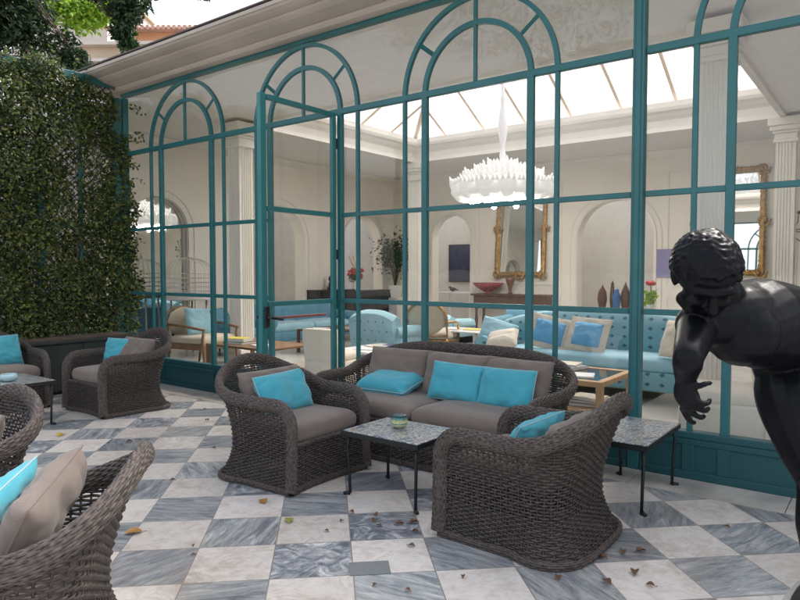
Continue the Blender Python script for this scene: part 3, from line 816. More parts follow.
def pillow_mesh(w, h, t, seed=0, wr=1.0, pinch=.025):
    """pillow standing in the xz plane, centre at origin; returns body and edge line"""
    n = 30; V = []; F = []; E = []
    def edge(u, v):
        k = 1 - pinch * (1 - v * v) ** 1 * abs(u) ** 3; k2 = 1 - pinch * (1 - u * u) * abs(v) ** 3
        return u * w / 2 * k, v * h / 2 * k2
    for s_ in (-1, 1):
        for j in range(n + 1):
            for i in range(n + 1):
                u = math.sin((-1 + 2 * i / n) * PI / 2); v = math.sin((-1 + 2 * j / n) * PI / 2)
                x, z = edge(u, v)
                th = t / 2 * ((1 - u ** 4) * (1 - v ** 4)) ** .48
                wv = noise.noise(Vector((x * 7 + seed * 3.1, z * 7, s_ * 2.0))) * .014 + noise.noise(Vector((x * 17 + seed, z * 17 + 5, s_))) * .004 - max(0, .16 - abs(noise.noise(Vector((x * 5 + seed * 1.7, z * 8.5, s_ * 4.0))))) * .055
                cr = .006 * math.sin((u * 9 + v * 7) + seed) * (abs(u) ** 3 + abs(v) ** 3) * .6
                V.append((x, s_ * (th + (wv + cr) * wr * min(1, th / (t * .18))), z))
    N_ = (n + 1) ** 2
    for s_ in (0, 1):
        for j in range(n):
            for i in range(n):
                a = s_ * N_ + j * (n + 1) + i; q = (a, a + 1, a + n + 2, a + n + 1)
                F.append(q if s_ == 0 else q[::-1])
    def outline(m):
        L_ = []
        for k in range(4 * m):
            q, f = divmod(k, m); f = -1 + 2 * f / m
            u, v = ((f, -1), (1, f), (-f, 1), (-1, -f))[q]
            x, z = edge(u, v); L_.append((x, 0, z))
        return L_
    return MB().add(V, F), outline(18)

def make_pillow(name, label, cat, w, h, t, m, pm, loc, rot, group, seed=0, border=None):
    p = thing(name, label, cat, loc, 0, group); p.rotation_euler = rot
    b_, ol = pillow_mesh(w, h, t, seed)
    b_.build('cover', M[m], p, smooth=True)
    MB().tube(ol, .0035, 6, closed=True).build('piping', M[pm], p, smooth=True)
    return p

def wicker_seat(name, label, cat, w, yf, y0, yb, ne, ha, hb, pw, ncush, loc, rz, group=None):
    t = thing(name, label, cat, loc, rz, group)
    sh = Shell(w, yf, y0, yb, ne, ha, hb, pw)
    weave_shell(sh).build('woven_shell', M['wicker'], t, smooth=True)
    C, N_ = rim_line(sh); rm = MB(); braid(rm, C, N_, .027, .042, ns=23)
    rm.build('braided_rim', M['wicker_rim'], t, smooth=True)
    core = MB(); core.tube([tuple(c) for c in C[::2]], .024, 10); core.build('rim_core', M['wicker_core'], t, smooth=True)
    # floor band
    uu = np.linspace(0, sh.L, 90); P_, N2 = sh.pt(uu, np.full(90, .022), .004)
    fb = MB(); braid(fb, P_, N2, .012, .018, ns=8, sr=.0065)
    # front panel, bowed inwards
    nf = 60; xs = np.linspace(-w, w, nf); yy = yf + .035 * (1 - (xs / w) ** 2)
    fbm = np.stack([xs, yy, np.full(nf, .022)], 1); Nf = np.tile((0., -1., 0.), (nf, 1)); braid(fb, fbm, Nf, .012, .018, ns=8, sr=.0065)
    fb.build('floor_band', M['wicker_rim'], t, smooth=True)
    fp = MB(); z = .045; r = 0; st = int(2 * w / .034) * 2
    xs = np.linspace(-w + .02, w - .02, st + 1); k = np.arange(st + 1)
    while z < .30:
        w_ = np.where(k % 2 == 0, 1, 0) * np.where((k // 2 + r) % 2 == 0, 1., -1.) * .0062
        C2 = np.stack([xs, yf + .035 * (1 - (xs / w) ** 2) - w_, np.full(len(xs), z)], 1)
        strand(fp, C2, np.tile((0., -1., 0.), (len(xs), 1)), .0040, .0066); z += .0165; r += 1
    for kk in range(0, st + 1, 2):
        y = yf + .035 * (1 - (xs[kk] / w) ** 2)
        strand(fp, np.array([(xs[kk], y, zz) for zz in np.linspace(.02, .31, 4)]), np.tile((0., -1., 0.), (4, 1)), .0038, .0048, 4)
    fp.build('front_panel', M['wicker'], t, smooth=True)
    # seat deck (dark) and top rail of the front panel
    MB().box(-w + .07, w - .07, yf + .05, yb - .13, .27, .30).build('seat_deck', M['wicker_core'], t)
    fr = MB(); C2 = np.stack([xs, yf + .035 * (1 - (xs / w) ** 2), np.full(len(xs), .315)], 1); braid(fr, C2, np.tile((0., -1., 0.), (len(xs), 1)), .012, .014, ns=8, sr=.006)
    fr.build('front_rail', M['wicker_rim'], t, smooth=True)
    # cushions
    wi = 2 * (w - .055) / ncush
    for i in range(ncush):
        cx = -w + .055 + wi * (i + .5)
        cushion(cx, yf + .035 + (yb - yf - .12) / 2, .385, wi + (.004 if ncush > 1 else .04), yb - yf - .09, .15, seed=i * 3.3 + w).build('seat_cushion', M['taupe'], t, smooth=True)
    return t, sh

def back_cushion(par, x, y, z, w, h, t, tilt, seed, rz=0):
    b_, ol = pillow_mesh(w, h, t, seed, 1.5)
    b_.xform((x, y, z), rz=rz, rx=tilt); o = b_.build('back_cushion', M['taupe'], par, smooth=True)
    pp = MB().tube(ol, .004, 6, closed=True).xform((x, y, z), rz=rz, rx=tilt); pp.build('piping', M['taupe'], o, smooth=True)

CHG = 'wicker armchairs on the patio'
chair, csh = wicker_seat('wicker_armchair', 'wicker armchair left of the mosaic coffee table, facing right, its turquoise pillow leaning inside', 'armchair',
                         .36, -.39, .05, .305, 4.4, .575, .79, (2.2, .9), 1, (-3.49, 3.27, 0), PI / 2, CHG)
back_cushion(chair, 0, .165, .57, .58, .36, .16, math.radians(-26), 1.0)
ch3 = copy_thing(chair, 'wicker armchair nearest the camera in the centre, seen from behind and facing left', (-1.60, 3.34, 0), -PI / 2)
chA = copy_thing(chair, 'wicker armchair in front of the ivy beside the window, small turquoise pillow in it', (-6.58, 3.70, 0), 0)
chB = copy_thing(chair, 'wicker armchair at the far left edge holding the widest turquoise pillow', (-7.62, 2.88, 0), PI / 2)
chC = copy_thing(chair, 'wicker armchair cut by the left edge, in front of the far-left coffee table', (-3.84, 1.12, 0), math.radians(6))
chD = copy_thing(chair, 'wicker armchair in the lower left corner, seen from behind, pillow tipped up inside', (-2.46, .93, 0), math.radians(-42))
for c_ in ch3.children:
    if c_.name.startswith('back_cushion'): c_.location = (0, .02, -.06)
for c_ in chD.children:
    if c_.name.startswith('back_cushion'): c_.location = (-.03, -.04, .03); c_.rotation_euler = (0, math.radians(5), 0)
sofa, ssh = wicker_seat('wicker_sofa', 'long grey-brown wicker sofa with rounded back against the windows', 'sofa',
                        .97, -.40, .05, .38, 4.2, .575, .80, (4.0, .7), 2, (-2.87, 4.24, 0), 0)
for i, (x, rz, sd) in enumerate(((-.57, .06, 2), (.02, -.03, 5), (.56, -.08, 8))):
    back_cushion(sofa, x, .225, .60, .60, .40, .17, math.radians(-19), sd, rz)

PG = 'turquoise pillows on the wicker seats'
def on(seat, lx, ly, lz): 
    c, s_ = math.cos(seat.rotation_euler.z), math.sin(seat.rotation_euler.z)
    return (seat.location.x + c * lx - s_ * ly, seat.location.y + s_ * lx + c * ly, lz)
def pil(label, seat, lx, ly, lz, w, h, t, tilt, roll, yaw, seed):
    rz = seat.rotation_euler.z + yaw
    R_ = Matrix.Rotation(rz, 3, 'Z') @ Matrix.Rotation(tilt, 3, 'X') @ Matrix.Rotation(roll, 3, 'Y')
    return make_pillow('turquoise_pillow', label, 'pillow', w, h, t, 'turq', 'piping', on(seat, lx, ly, lz), R_.to_euler(), PG, seed)
pil('turquoise pillow in the armchair left of the mosaic table', chair, -.03, .04, .585, .50, .30, .13, math.radians(-26), math.radians(-1), .08, 1)
pil('turquoise pillow lying flat at the left end of the sofa', sofa, -.50, .03, .525, .50, .34, .17, math.radians(-78), 0, .04, 2)
pil('turquoise pillow upright in the middle of the sofa', sofa, .12, .09, .59, .46, .30, .13, math.radians(-20), .03, .05, 3)
pil('turquoise pillow upright at the right end of the sofa', sofa, .57, .08, .59, .46, .30, .13, math.radians(-20), -.02, -.05, 4)
pil('turquoise pillow barely showing inside the armchair seen from behind', ch3, -.08, -.05, .50, .46, .30, .13, math.radians(-30), .05, -.1, 5)
pil('small turquoise pillow in the armchair by the ivy', chA, -.20, .10, .60, .36, .26, .11, math.radians(-18), 0, .3, 6)
pil('wide turquoise pillow in the armchair at the far left edge', chB, .04, .06, .60, .54, .34, .13, math.radians(-18), 0, .15, 7)
pil('turquoise pillow tipped up in the lower left corner armchair', chD, -.02, -.05, .58, .50, .34, .12, math.radians(-28), .1, .0, 8)

# ------------------------------------------------------------------ coffee tables with painted tile tops
TG = 'iron coffee tables with tile tops'
def coffee_table(label, x0, x1, y0, y1, zt=.43, rz=0):
    cx, cy = (x0 + x1) / 2, (y0 + y1) / 2; w, d = (x1 - x0) / 2, (y1 - y0) / 2
    t = thing('coffee_table', label, 'coffee table', (cx, cy, 0), rz, TG)
    MB().rbox(-w, w, -d, d, zt - .028, zt, .004, 2).build('tile_top', M['mosaic'], t)
    f = MB()
    f.box(-w - .006, w + .006, -d - .006, -d - .0005, zt - .034, zt - .004); f.box(-w - .006, w + .006, d + .0005, d + .006, zt - .034, zt - .004)
    f.box(-w - .006, -w - .0005, -d, d, zt - .034, zt - .004); f.box(w + .0005, w + .006, -d, d, zt - .034, zt - .004)
    f.box(-w + .02, w - .02, -d + .02, d - .02, zt - .046, zt - .0285)
    f.build('frame', M['iron'], t)
    for sx in (-1, 1):
        for sy in (-1, 1):
            l = MB(); a, b_ = sx * (w - .035), sy * (d - .035)
            l.tube([(a, b_, zt - .04), (a + sx * .012, b_ + sy * .012, zt * .75), (a + sx * .004, b_ + sy * .004, zt * .4), (a, b_, .012)], [.010, .011, .010, .010], 8)
            l.tube([(a, b_, .008), (a + sx * .014, b_ + sy * .014, .014), (a + sx * .034, b_ + sy * .028, .009)], [.013, .012, .011], 8)
            l.build('leg', M['iron'], t, smooth=True)
    return t
t1 = coffee_table('low iron table with mosaic tile top and ceramic jar in front of the sofa', -2.86, -2.26, 3.13, 3.60)
t2 = coffee_table('low iron table with mosaic tile top beside the glazed wall, nothing on it', -1.58, -1.16, 3.93, 4.66)
t3 = coffee_table('low table with tile top between the two far-left armchairs, glass candle bowl on it', -7.02, -6.36, 2.27, 2.93)
# ceramic jar
j = thing('ceramic_jar', 'small round painted jar with lid on the mosaic table', 'jar', (-2.60, 3.40, .43))
jm = mat('painted_ceramic', (.42, .44, .22), .25)
def paint_bands(m):
    nt = m.node_tree; N = nt.nodes; L = nt.links; b = N['Principled BSDF']
    tc = N.new('ShaderNodeTexCoord'); sp = N.new('ShaderNodeSeparateXYZ'); L.new(tc.outputs['Object'], sp.inputs[0])
    mr = N.new('ShaderNodeMapRange'); mr.inputs[2].default_value = .075; L.new(sp.outputs[2], mr.inputs[0])
    n = N.new('ShaderNodeTexNoise'); n.inputs['Scale'].default_value = 60; L.new(tc.outputs['Object'], n.inputs['Vector'])
    ad = N.new('ShaderNodeMath'); ad.operation = 'MULTIPLY_ADD'; ad.inputs[1].default_value = .35; L.new(n.outputs['Fac'], ad.inputs[0]); L.new(mr.outputs[0], ad.inputs[2])
    r = N.new('ShaderNodeValToRGB'); r.color_ramp.interpolation = 'CONSTANT'; e = r.color_ramp.elements
    e[0].color = (.16, .26, .12, 1); e[1].position = 1.05 if False else .95; e[1].color = (.10, .22, .20, 1)
    for p, c in ((.22, (.42, .48, .20, 1)), (.4, (.62, .62, .42, 1)), (.55, (.18, .34, .22, 1)), (.68, (.60, .60, .38, 1)), (.8, (.40, .42, .16, 1))):
        x = e.new(p); x.color = c
    L.new(ad.outputs[0], r.inputs[0]); L.new(r.outputs[0], b.inputs['Base Color'])
paint_bands(jm)
MB().lathe([(.028, 0), (.036, .006), (.052, .022), (.058, .04), (.054, .056), (.044, .068), (.042, .074)], 28).build('body', jm, j, smooth=True)
MB().lathe([(.043, .0742), (.047, .078), (.046, .084), (.036, .086), (.0, .086)], 28).build('rim', M['teal_panel'], j, smooth=True)
k = thing('glass_bowl', 'pale blue glass candle bowl on the far-left table', 'bowl', (-6.62, 2.62, .43))
MB().lathe([(.035, 0), (.055, .01), (.075, .03), (.078, .05), (.070, .07), (.064, .07), (.070, .05), (.05, .02), (0, .015)], 26).build('bowl_body', mat('pale_blue_glass', (.45, .62, .66), .12), k, smooth=True)

# ------------------------------------------------------------------ fallen leaves
def leaf_thing(label, cat, m, loc, s, grp, curl=.4):
    o = MB(); n = 8; V = []; F = []
    for i in range(n + 1):
        t = i / n; w_ = s * .38 * math.sin(PI * min(1, t * 1.02)) ** .8 * (1 - .3 * t)
        z = .004 + s * .10 * math.sin(t * PI) * curl + rnd.uniform(0, s * .02)
        V += [((t - .5) * s, -w_, z + w_ * curl), ((t - .5) * s, 0, z), ((t - .5) * s, w_, z + w_ * curl * .8)]
    for i in range(n):
        for q in (0, 1): F.append((3 * i + q, 3 * i + q + 1, 3 * i + q + 4, 3 * i + q + 3))
    o.add(V, F); o.tube([(-.5 * s, 0, .004), (-.72 * s, .06 * s, .006)], .0018, 5)
    b_ = o.build('fallen_leaf', m, None, smooth=True)
    b_.location = loc; b_.rotation_euler = (0, 0, rnd.uniform(0, 6.28)); tag(b_, label, cat, grp)
LG = 'dry leaves fallen on the patio'
for (x, y, s, m, lb) in [
    (-3.17, 2.72, .085, 'leaf_orange', 'ochre yellow leaf in front of the armchair left of the mosaic table'),
    (-2.80, 2.60, .08, 'leaf_olive', 'olive yellow leaf at a tile corner in front of the left centre armchair'),
    (-3.36, 1.95, .10, 'leaf_orange', 'tan leaf lying alone on a white tile in the lower left'),
    (-3.35, 1.45, .08, 'leaf_olive', 'olive leaf next to the corner armchair back'),
    (-4.05, 2.33, .09, 'leaf_yellow', 'bright yellow leaf on a grey tile left of centre'),
    (-5.9, 2.75, .11, 'leaf_yellow', 'yellow leaf below the armchair by the ivy'),
    (-4.35, 2.02, .07, 'leaf_orange', 'orange leaf beyond the lower left armchair pillow')]:
    leaf_thing(lb, 'fallen leaf', M[m], (x, y, .001), s, LG)
brown = [(-2.46, 2.98, .07), (-2.40, 2.90, .08), (-2.25, 2.95, .09), (-2.20, 3.02, .10), (-2.12, 2.92, .07), (-2.02, 2.75, .07), (-2.55, 2.78, .05), (-2.52, 2.62, .05),
         (-2.33, 2.86, .06), (-2.6, 2.92, .07), (-1.10, 3.35, .09), (-1.03, 3.42, .10), (-1.16, 3.22, .09), (-.98, 3.16, .10), (-1.05, 2.98, .09), (-1.25, 2.88, .08), (-.88, 3.07, .07), (-1.75, 2.35, .05),
         (-1.9, 2.30, .05), (-2.85, 1.98, .04), (-.74, 4.05, .06), (-.33, 3.45, .08), (-3.55, 1.62, .06), (-3.75, 1.78, .05), (-2.95, 2.05, .04), (-4.7, 2.85, .07), (-5.2, 3.0, .09), (-5.35, 3.9, .08), (-5.8, 4.2, .06), (-1.62, 2.62, .05), (-4.0, 2.62, .06), (-4.45, 3.3, .07)]
for (x, y, s) in brown:
    leaf_thing('small curled brown dry leaf lying on the checkered marble', 'fallen leaf', M['leaf_brown'], (x, y, .001), s * .62, 'curled brown leaves scattered on the marble', .8)

# ------------------------------------------------------------------ statue
def skin_obj(name, verts, edges, radii, m, parent, sub=2, root=0):
    me = bpy.data.meshes.new(name); me.from_pydata([tuple(v) for v in verts], edges, []); me.materials.append(m)
    o = bpy.data.objects.new(name, me); col.objects.link(o); o.parent = parent
    o.modifiers.new('skin', 'SKIN')
    ly = me.skin_vertices[0] if me.skin_vertices else None
    if ly is None:
        bpy.context.view_layer.objects.active = o
        ly = me.attributes  # pragma: no cover
    for i, r in enumerate(radii):
        ly.data[i].radius = (r, r) if not isinstance(r, tuple) else r
    ly.data[root].use_root = True
    sm = o.modifiers['skin']; sm.use_smooth_shade = True; sm.branch_smoothing = .6
    sd = o.modifiers.new('sub', 'SUBSURF'); sd.levels = sub; sd.render_levels = sub
    return o
def blend_mesh(name, parts, m, parent, voxel=.006, smooth=4, zmin=None):
    """one continuous surface from overlapping volumes"""
    o = parts.build(name, m, parent)
    r = o.modifiers.new('r', 'REMESH'); r.mode = 'VOXEL'; r.voxel_size = voxel; r.use_smooth_shade = True
    s_ = o.modifiers.new('s', 'SMOOTH'); s_.factor = .5; s_.iterations = smooth
    bpy.context.view_layer.update()
    dg = bpy.context.evaluated_depsgraph_get()
    me = bpy.data.meshes.new_from_object(o.evaluated_get(dg), depsgraph=dg)
    o.modifiers.clear(); o.data = me
    if not me.materials: me.materials.append(m)
    me.polygons.foreach_set('use_smooth', [True] * len(me.polygons))
    return o
def limb(mb, pts, rs, n=20):
    P = [Vector(p) for p in pts]
    # resample smoothly
    Q, R_ = [], []
    for i in range(len(P) - 1):
        p0 = P[max(i - 1, 0)]; p1 = P[i]; p2 = P[i + 1]; p3 = P[min(i + 2, len(P) - 1)]
        for k in range(8):
            t = k / 8
            Q.append(.5 * ((2 * p1) + (p2 - p0) * t + (2 * p0 - 5 * p1 + 4 * p2 - p3) * t * t + (3 * p1 - p0 - 3 * p2 + p3) * t ** 3)); R_.append(rs[i] * (1 - t) + rs[i + 1] * t)
    Q.append(P[-1]); R_.append(rs[-1])
    mb.tube(Q, R_, n)
    mb.sell(Q[0], (R_[0],) * 3, n=n, m=10); mb.sell(Q[-1], (R_[-1],) * 3, n=n, m=10)
def ell(mb, c, r, ax=None):
    e = MB().sell((0, 0, 0), r, n=24, m=14)
    V = e.v[0]
    if ax is not None: V = V @ np.array(ax)      # rows of ax: images of x, y, z
    mb.add(V + np.array(c), e.f)
def frame(fwd, upv=(0, 0, 1)):
    f_ = Vector(fwd).normalized(); u = Vector(upv); r_ = f_.cross(u).normalized(); u = r_.cross(f_)
    return np.array([r_[:], f_[:], u[:]])

SO = (-.05, 2.10, .45)
st = thing('bronze_statue', 'dark bronze statue of a nude youth bending forward with one arm hanging, at the right', 'statue', SO)
J = {k: Vector(v) for k, v in {
    'neck0': (-.316, -.190, .935), 'neck1': (-.272, -.085, .925), 'shR': (-.368, -.256, .872), 'elR': (-.343, -.452, .812), 'wrR': (-.360, -.412, .745),
    'shL': (-.225, .155, .865), 'elL': (-.047, .422, .835), 'wrL': (.135, .62, .90), 'clav': (-.298, -.157, .892), 'chest': (-.261, -.054, .868),
    'chest2': (-.282, -.142, .856), 'ribs': (-.206, .061, .848), 'belly': (-.150, .155, .808), 'pelvis': (-.098, .235, .745), 'hipR': (-.160, .108, .672), 'thR': (-.134, .050, .550),
    'knR': (-.098, -.002, .430), 'caR': (-.102, .016, .305), 'anR': (-.089, .062, .10), 'hipL': (-.020, .320, .680), 'knL': (.13, .52, .36), 'anL': (.34, .74, .14)}.items()}
b = MB()
limb(b, [J['chest2'], J['chest'], J['ribs'], J['belly'], J['pelvis']], [.100, .128, .126, .124, .132])
limb(b, [J['shR'], J['clav'], J['chest'], J['shL']], [.058, .088, .110, .080])                    # shoulder girdle
limb(b, [J['neck0'] + Vector((-.0, -.03, .02)), J['neck0'], J['neck1']], [.050, .052, .066])
limb(b, [J['shR'], J['shR'].lerp(J['elR'], .5), J['elR'], J['elR'].lerp(J['wrR'], .35), J['wrR']], [.053, .045, .035, .035, .022])
limb(b, [J['shL'], J['shL'].lerp(J['elL'], .5), J['elL'], J['wrL']], [.052, .046, .036, .024])
limb(b, [J['pelvis'], J['hipR'], J['thR'], J['knR'], J['caR'], J['anR']], [.115, .132, .102, .066, .062, .036])
limb(b, [J['pelvis'], J['hipL'], J['hipL'].lerp(J['knL'], .5), J['knL'], J['knL'].lerp(J['anL'], .35), J['anL']], [.11, .115, .090, .060, .060, .036])
# back muscles, shoulder blades, buttocks, kneecap
for c, r in ((J['chest'] + Vector((.0, -.05, .055)), (.07, .05, .04)), (J['chest'] + Vector((.05, .06, .05)), (.07, .06, .04)), (J['pelvis'] + Vector((.04, .07, .03)), (.10, .09, .09)),
             (J['belly'].lerp(J['hipR'], .5) + Vector((-.035, -.02, .01)), (.11, .11, .12)), (J['knR'] + Vector((-.02, -.045, .01)), (.034, .03, .04)), (J['clav'] + Vector((-.03, .01, -.07)), (.06, .07, .035)), (J['chest'] + Vector((-.04, .05, -.07)), (.06, .07, .035))):
    ell(b, c, r)
# feet
for an, tip in ((J['anR'], Vector((-.17, -.05, .035))), (J['anL'], Vector((.27, .66, .02)))):
    heel = an + Vector((.03, .04, -.06))
    limb(b, [heel, an + Vector((-.02, -.03, -.045)), an.lerp(tip, .6) + Vector((0, 0, -.01)), tip], [.034, .038, .034, .022])
    for k in range(5):
        sd = (Vector((tip.x - an.x, tip.y - an.y, 0)).normalized()).cross(Vector((0, 0, 1)))
        p = tip + sd * (k - 2) * .017; q = p + (tip - an).normalized() * (.036 - .004 * abs(k - 1)); limb(b, [p, (q.x, q.y, p.z - .012)], [.011, .009], 10)
# head: faces the viewer, bowed and turned a little to its right
hc = Vector((-.342, -.300, 1.000))
hf = frame((.36, -.66, -.58), (.0, .0, 1))            # right, forward, up
R_, Fw, Up = [Vector(a) for a in hf]
HS = .90
H = lambda x, y, z: hc + R_ * (x * HS) + Fw * (y * HS) + Up * (z * HS)
ell(b, H(0, -.018, .022), (.070, .088, .080), hf); ell(b, H(0, .030, -.035), (.055, .056, .068), hf)
ell(b, H(0, .052, -.092), (.030, .028, .026), hf)                                  # chin
limb(b, [H(-.052, .02, -.065), H(0, .060, -.092), H(.052, .02, -.065)], [.020, .022, .020])
limb(b, [H(-.042, .078, .012), H(0, .088, .014), H(.042, .078, .012)], [.013, .014, .013])   # brow
limb(b, [H(0, .090, .005), H(0, .106, -.022), H(0, .112, -.036)], [.008, .011, .013])        # nose
for s_ in (-1, 1):
    ell(b, H(s_ * .011, .100, -.037), (.009, .009, .007), hf); ell(b, H(s_ * .030, .074, -.008), (.013, .011, .009), hf)
    ell(b, H(s_ * .036, .068, -.035), (.020, .016, .018), hf)
limb(b, [H(-.020, .084, -.060), H(0, .092, -.057), H(.020, .084, -.060)], [.005, .007, .005]); limb(b, [H(-.016, .084, -.070), H(0, .090, -.071), H(.016, .084, -.070)], [.005, .0075, .005])
for s_ in (-1, 1):
    limb(b, [H(s_ * .078, -.004, -.028), H(s_ * .086, -.014, .0), H(s_ * .083, -.006, .016), H(s_ * .078, .006, .008)], [.007, .008, .007, .005])
limb(b, [hc - Fw * .05 - Up * .03, J['neck0'], J['neck1']], [.052, .052, .06])
# hanging right hand: palm with five separate fingers, cupped towards the statue's left
wr = J['wrR']
def hp(a, b_, c):   # a: towards picture right, b: down, c: towards viewer
    A = Vector((.795, .607, 0)); B = Vector((0, 0, -1)); C = Vector((.606, -.795, 0)); return wr + A * a + B * b_ + C * c
limb(b, [wr, hp(.000, .018, .004), hp(.010, .040, .006)], [.021, .024, .024]); ell(b, hp(.010, .040, .002), (.020, .028, .028))
limb(b, [hp(-.012, .012, .0), hp(-.010, .035, 0), hp(.006, .060, 0)], [.014, .016, .016]); limb(b, [hp(.0, .02, .016), hp(.014, .045, .014), hp(.02, .06, .01)], [.014, .015, .012])
for f_ in ([(.012, .044, .022), (.032, .050, .028), (.048, .049, .022), (.056, .044, .012)],
           [(.014, .056, .010), (.034, .068, .014), (.051, .071, .006), (.061, .067, -.004)],
           [(.011, .066, -.004), (.028, .084, -.004), (.045, .092, -.008), (.056, .090, -.016)],
           [(.004, .072, -.018), (.016, .095, -.018), (.029, .107, -.022), (.039, .109, -.028)],
           [(.002, .012, .016), (.020, .008, .028), (.038, .002, .028), (.053, .002, .020)]):
    limb(b, [hp(*q) for q in f_], [.0092, .0080, .0074, .0062], 12)
# the other hand, at the end of the trailing arm
w2 = J['wrL']; d2 = (J['wrL'] - J['elL']).normalized(); s2 = d2.cross(Vector((0, 0, 1))).normalized()
limb(b, [w2, w2 + d2 * .07], [.022, .030])
for k in range(4): limb(b, [w2 + d2 * .08 + s2 * (k - 1.5) * .018, w2 + d2 * (.13 + .01 * (1.5 - abs(k - 1.5))) + s2 * (k - 1.5) * .02 - Vector((0, 0, .012))], [.009, .007], 10)
limb(b, [w2 + d2 * .03 + s2 * .02, w2 + d2 * .07 + s2 * .05], [.010, .008], 10)
blend_mesh('body', b, M['bronze'], st, .0040, 7)
hb = MB(); R2 = random.Random(5)
ell(hb, H(0, -.020, .028), (.0775, .094, .0825), hf)
for i in range(330):
    z = 1 - 1.25 * i / 330; a = i * 2.39996; rr = math.sqrt(max(0, 1 - z * z))
    d_ = Vector((rr * math.cos(a), rr * math.sin(a), z))
    if d_.y > .50 and d_.z < .36: continue
    if d_.z < -.15 and d_.y > .0: continue
    p = H(d_.x * .084, -.020 + d_.y * .102, .028 + d_.z * .090); nn = (p - hc).normalized()
    rr = R2.uniform(.0075, .011); t1v = nn.cross(Vector((math.cos(a * 3), math.sin(a * 3), .3))).normalized(); t2v = nn.cross(t1v)
    hb.tube([p + t1v * (rr * math.cos(q)) + t2v * (rr * math.sin(q)) + nn * (-.001 + q * .0012) for q in np.linspace(0, 4.6, 8)], [rr * .62] * 7 + [rr * .4], 8)
blend_mesh('curly_hair', hb, M['bronze'], st, .0034, 2)
# plinth
pl = thing('statue_plinth', 'rounded grey stone plinth carrying the bronze statue at the lower right corner', 'plinth', (.13, 2.42, 0), math.radians(-16.5))
def oval(prof):
    o = MB().lathe(prof, 48); o.v = [v * np.array((.37, .62, 1.0)) for v in o.v]; return o
oval([(.90, 0), (.90, .05), (.86, .07), (.84, .12), (.84, .36), (.88, .39), (.0, .3901)]).build('block', M['stone'], pl, auto=40)
oval([(.90, .3902), (.97, .40), (1.0, .42), (1.0, .44), (.985, .45), (.0, .4501)]).build('top_slab', M['stone'], pl, auto=40)
oval([(.93, .4502), (.93, .462), (.91, .468), (0, .4681)]).build('bronze_base', M['bronze'], pl, auto=40)

# ------------------------------------------------------------------ ivy, trellis, planter
TX = -8.44
tr = thing('ivy_trellis', 'teal trellis screen overgrown with ivy left of the glazed wall', 'trellis', (TX, 0, 0))
for y in (1.4, 2.6, 3.75): MB().rbox(-.045, .045, y - .04, y + .04, 0, 3.95, .005, 1).build('post', M['teal'], tr)
MB().rbox(-.045, .045, 4.70, 4.80, 0, 3.78, .005, 1).build('post', M['teal'], tr)
MB().rbox(-.05, .05, 1.35, 4.80, 3.90, 4.0, .005, 1).build('top_rail', M['teal'], tr)
MB().rbox(-.03, .03, 1.35, 4.69, 2.02, 2.07, .005, 1).build('rail', M['teal'], tr)
for y in (2.0, 3.2, 4.25): MB().rbox(-.028, .028, y - .02, y + .02, .6, 3.9, .003, 1).build('upright', M['teal'], tr)
lt = MB()
y0_, y1_, z0_, z1_ = 1.4, 4.7, .6, 3.9
k = y0_ - (z1_ - z0_)
while k < y1_:
    for s_ in (1, -1):
        a0, a1 = max(k, y0_), min(k + (z1_ - z0_), y1_)
        if a1 > a0:
            za, zb = z0_ + (a0 - k), z0_ + (a1 - k)
            if s_ < 0: za, zb = z1_ - (a0 - k), z1_ - (a1 - k)
            lt.tube([(.01 * s_, a0, za), (.01 * s_, a1, zb)], .0065, 4)
    k += .115
lt.build('diamond_lattice', M['iron'], tr)
def leaf_cloud(pts, nrm, size, rr, spread=.9, elong=1.7):
    mb = MB(); V = []; F = []; n = 0
    for p, nv in zip(pts, nrm):
        a = Vector(nv) + Vector((rr.gauss(0, spread), rr.gauss(0, spread), rr.gauss(0, spread))); a.normalize()
        t = Vector((rr.gauss(0, 1), rr.gauss(0, 1), rr.gauss(0, 1) - .5)); t = (t - a * t.dot(a)).normalized(); b2 = a.cross(t)
        s_ = size * rr.uniform(.6, 1.25); w_ = s_ / elong * .5; p = Vector(p)
        q = [p, p + t * s_ * .45 + b2 * w_ - a * w_ * .25, p + t * s_, p + t * s_ * .45 - b2 * w_ - a * w_ * .25, p + t * s_ * .5 + a * w_ * .12]
        V += [x[:] for x in q]; F += [(n, n + 1, n + 4), (n + 1, n + 2, n + 4), (n + 2, n + 3, n + 4), (n + 3, n, n + 4)]; n += 5
    return mb.add(V, F)
rr = random.Random(11)
P_, N_ = [], []
def ivy_density(y, z):
    q = noise.noise(Vector((y * 1.6, z * 1.4, 3.3))) + .5 * noise.noise(Vector((y * 4.5, z * 4.0, 1.3)))
    d_ = 1.05 + .8 * q
    if 3.55 < y < 4.55 and 1.3 < z < 3.4: d_ -= .36
    if z < .72: d_ -= (.72 - z) * 4
    return d_
cnt = 0
while cnt < 68000:
    y = rr.uniform(1.35, 5.2); z = rr.uniform(.52, 4.2)
    edge = 4.86 + .16 * noise.noise(Vector((z * 2.2, 0, 7))) + (.12 if z < 2.7 else (-.12 if z > 3.3 else 0)) + .06 * noise.noise(Vector((z * 9, 4, 7)))
    topz = 4.04 + .25 * noise.noise(Vector((y * 2.5, 5, 7))) - (.16 if y > 4 else 0)
    if y > edge or z > topz: continue
    if rr.random() > ivy_density(y, z): continue
    th = .05 + .16 * (.5 + noise.noise(Vector((y * 2.2, z * 2.0, 9)))) + (.05 if y < 3.9 else 0)
    x = rr.uniform(-.04, th); P_.append((x, y, z)); N_.append((.8, -.25, .45)); cnt += 1
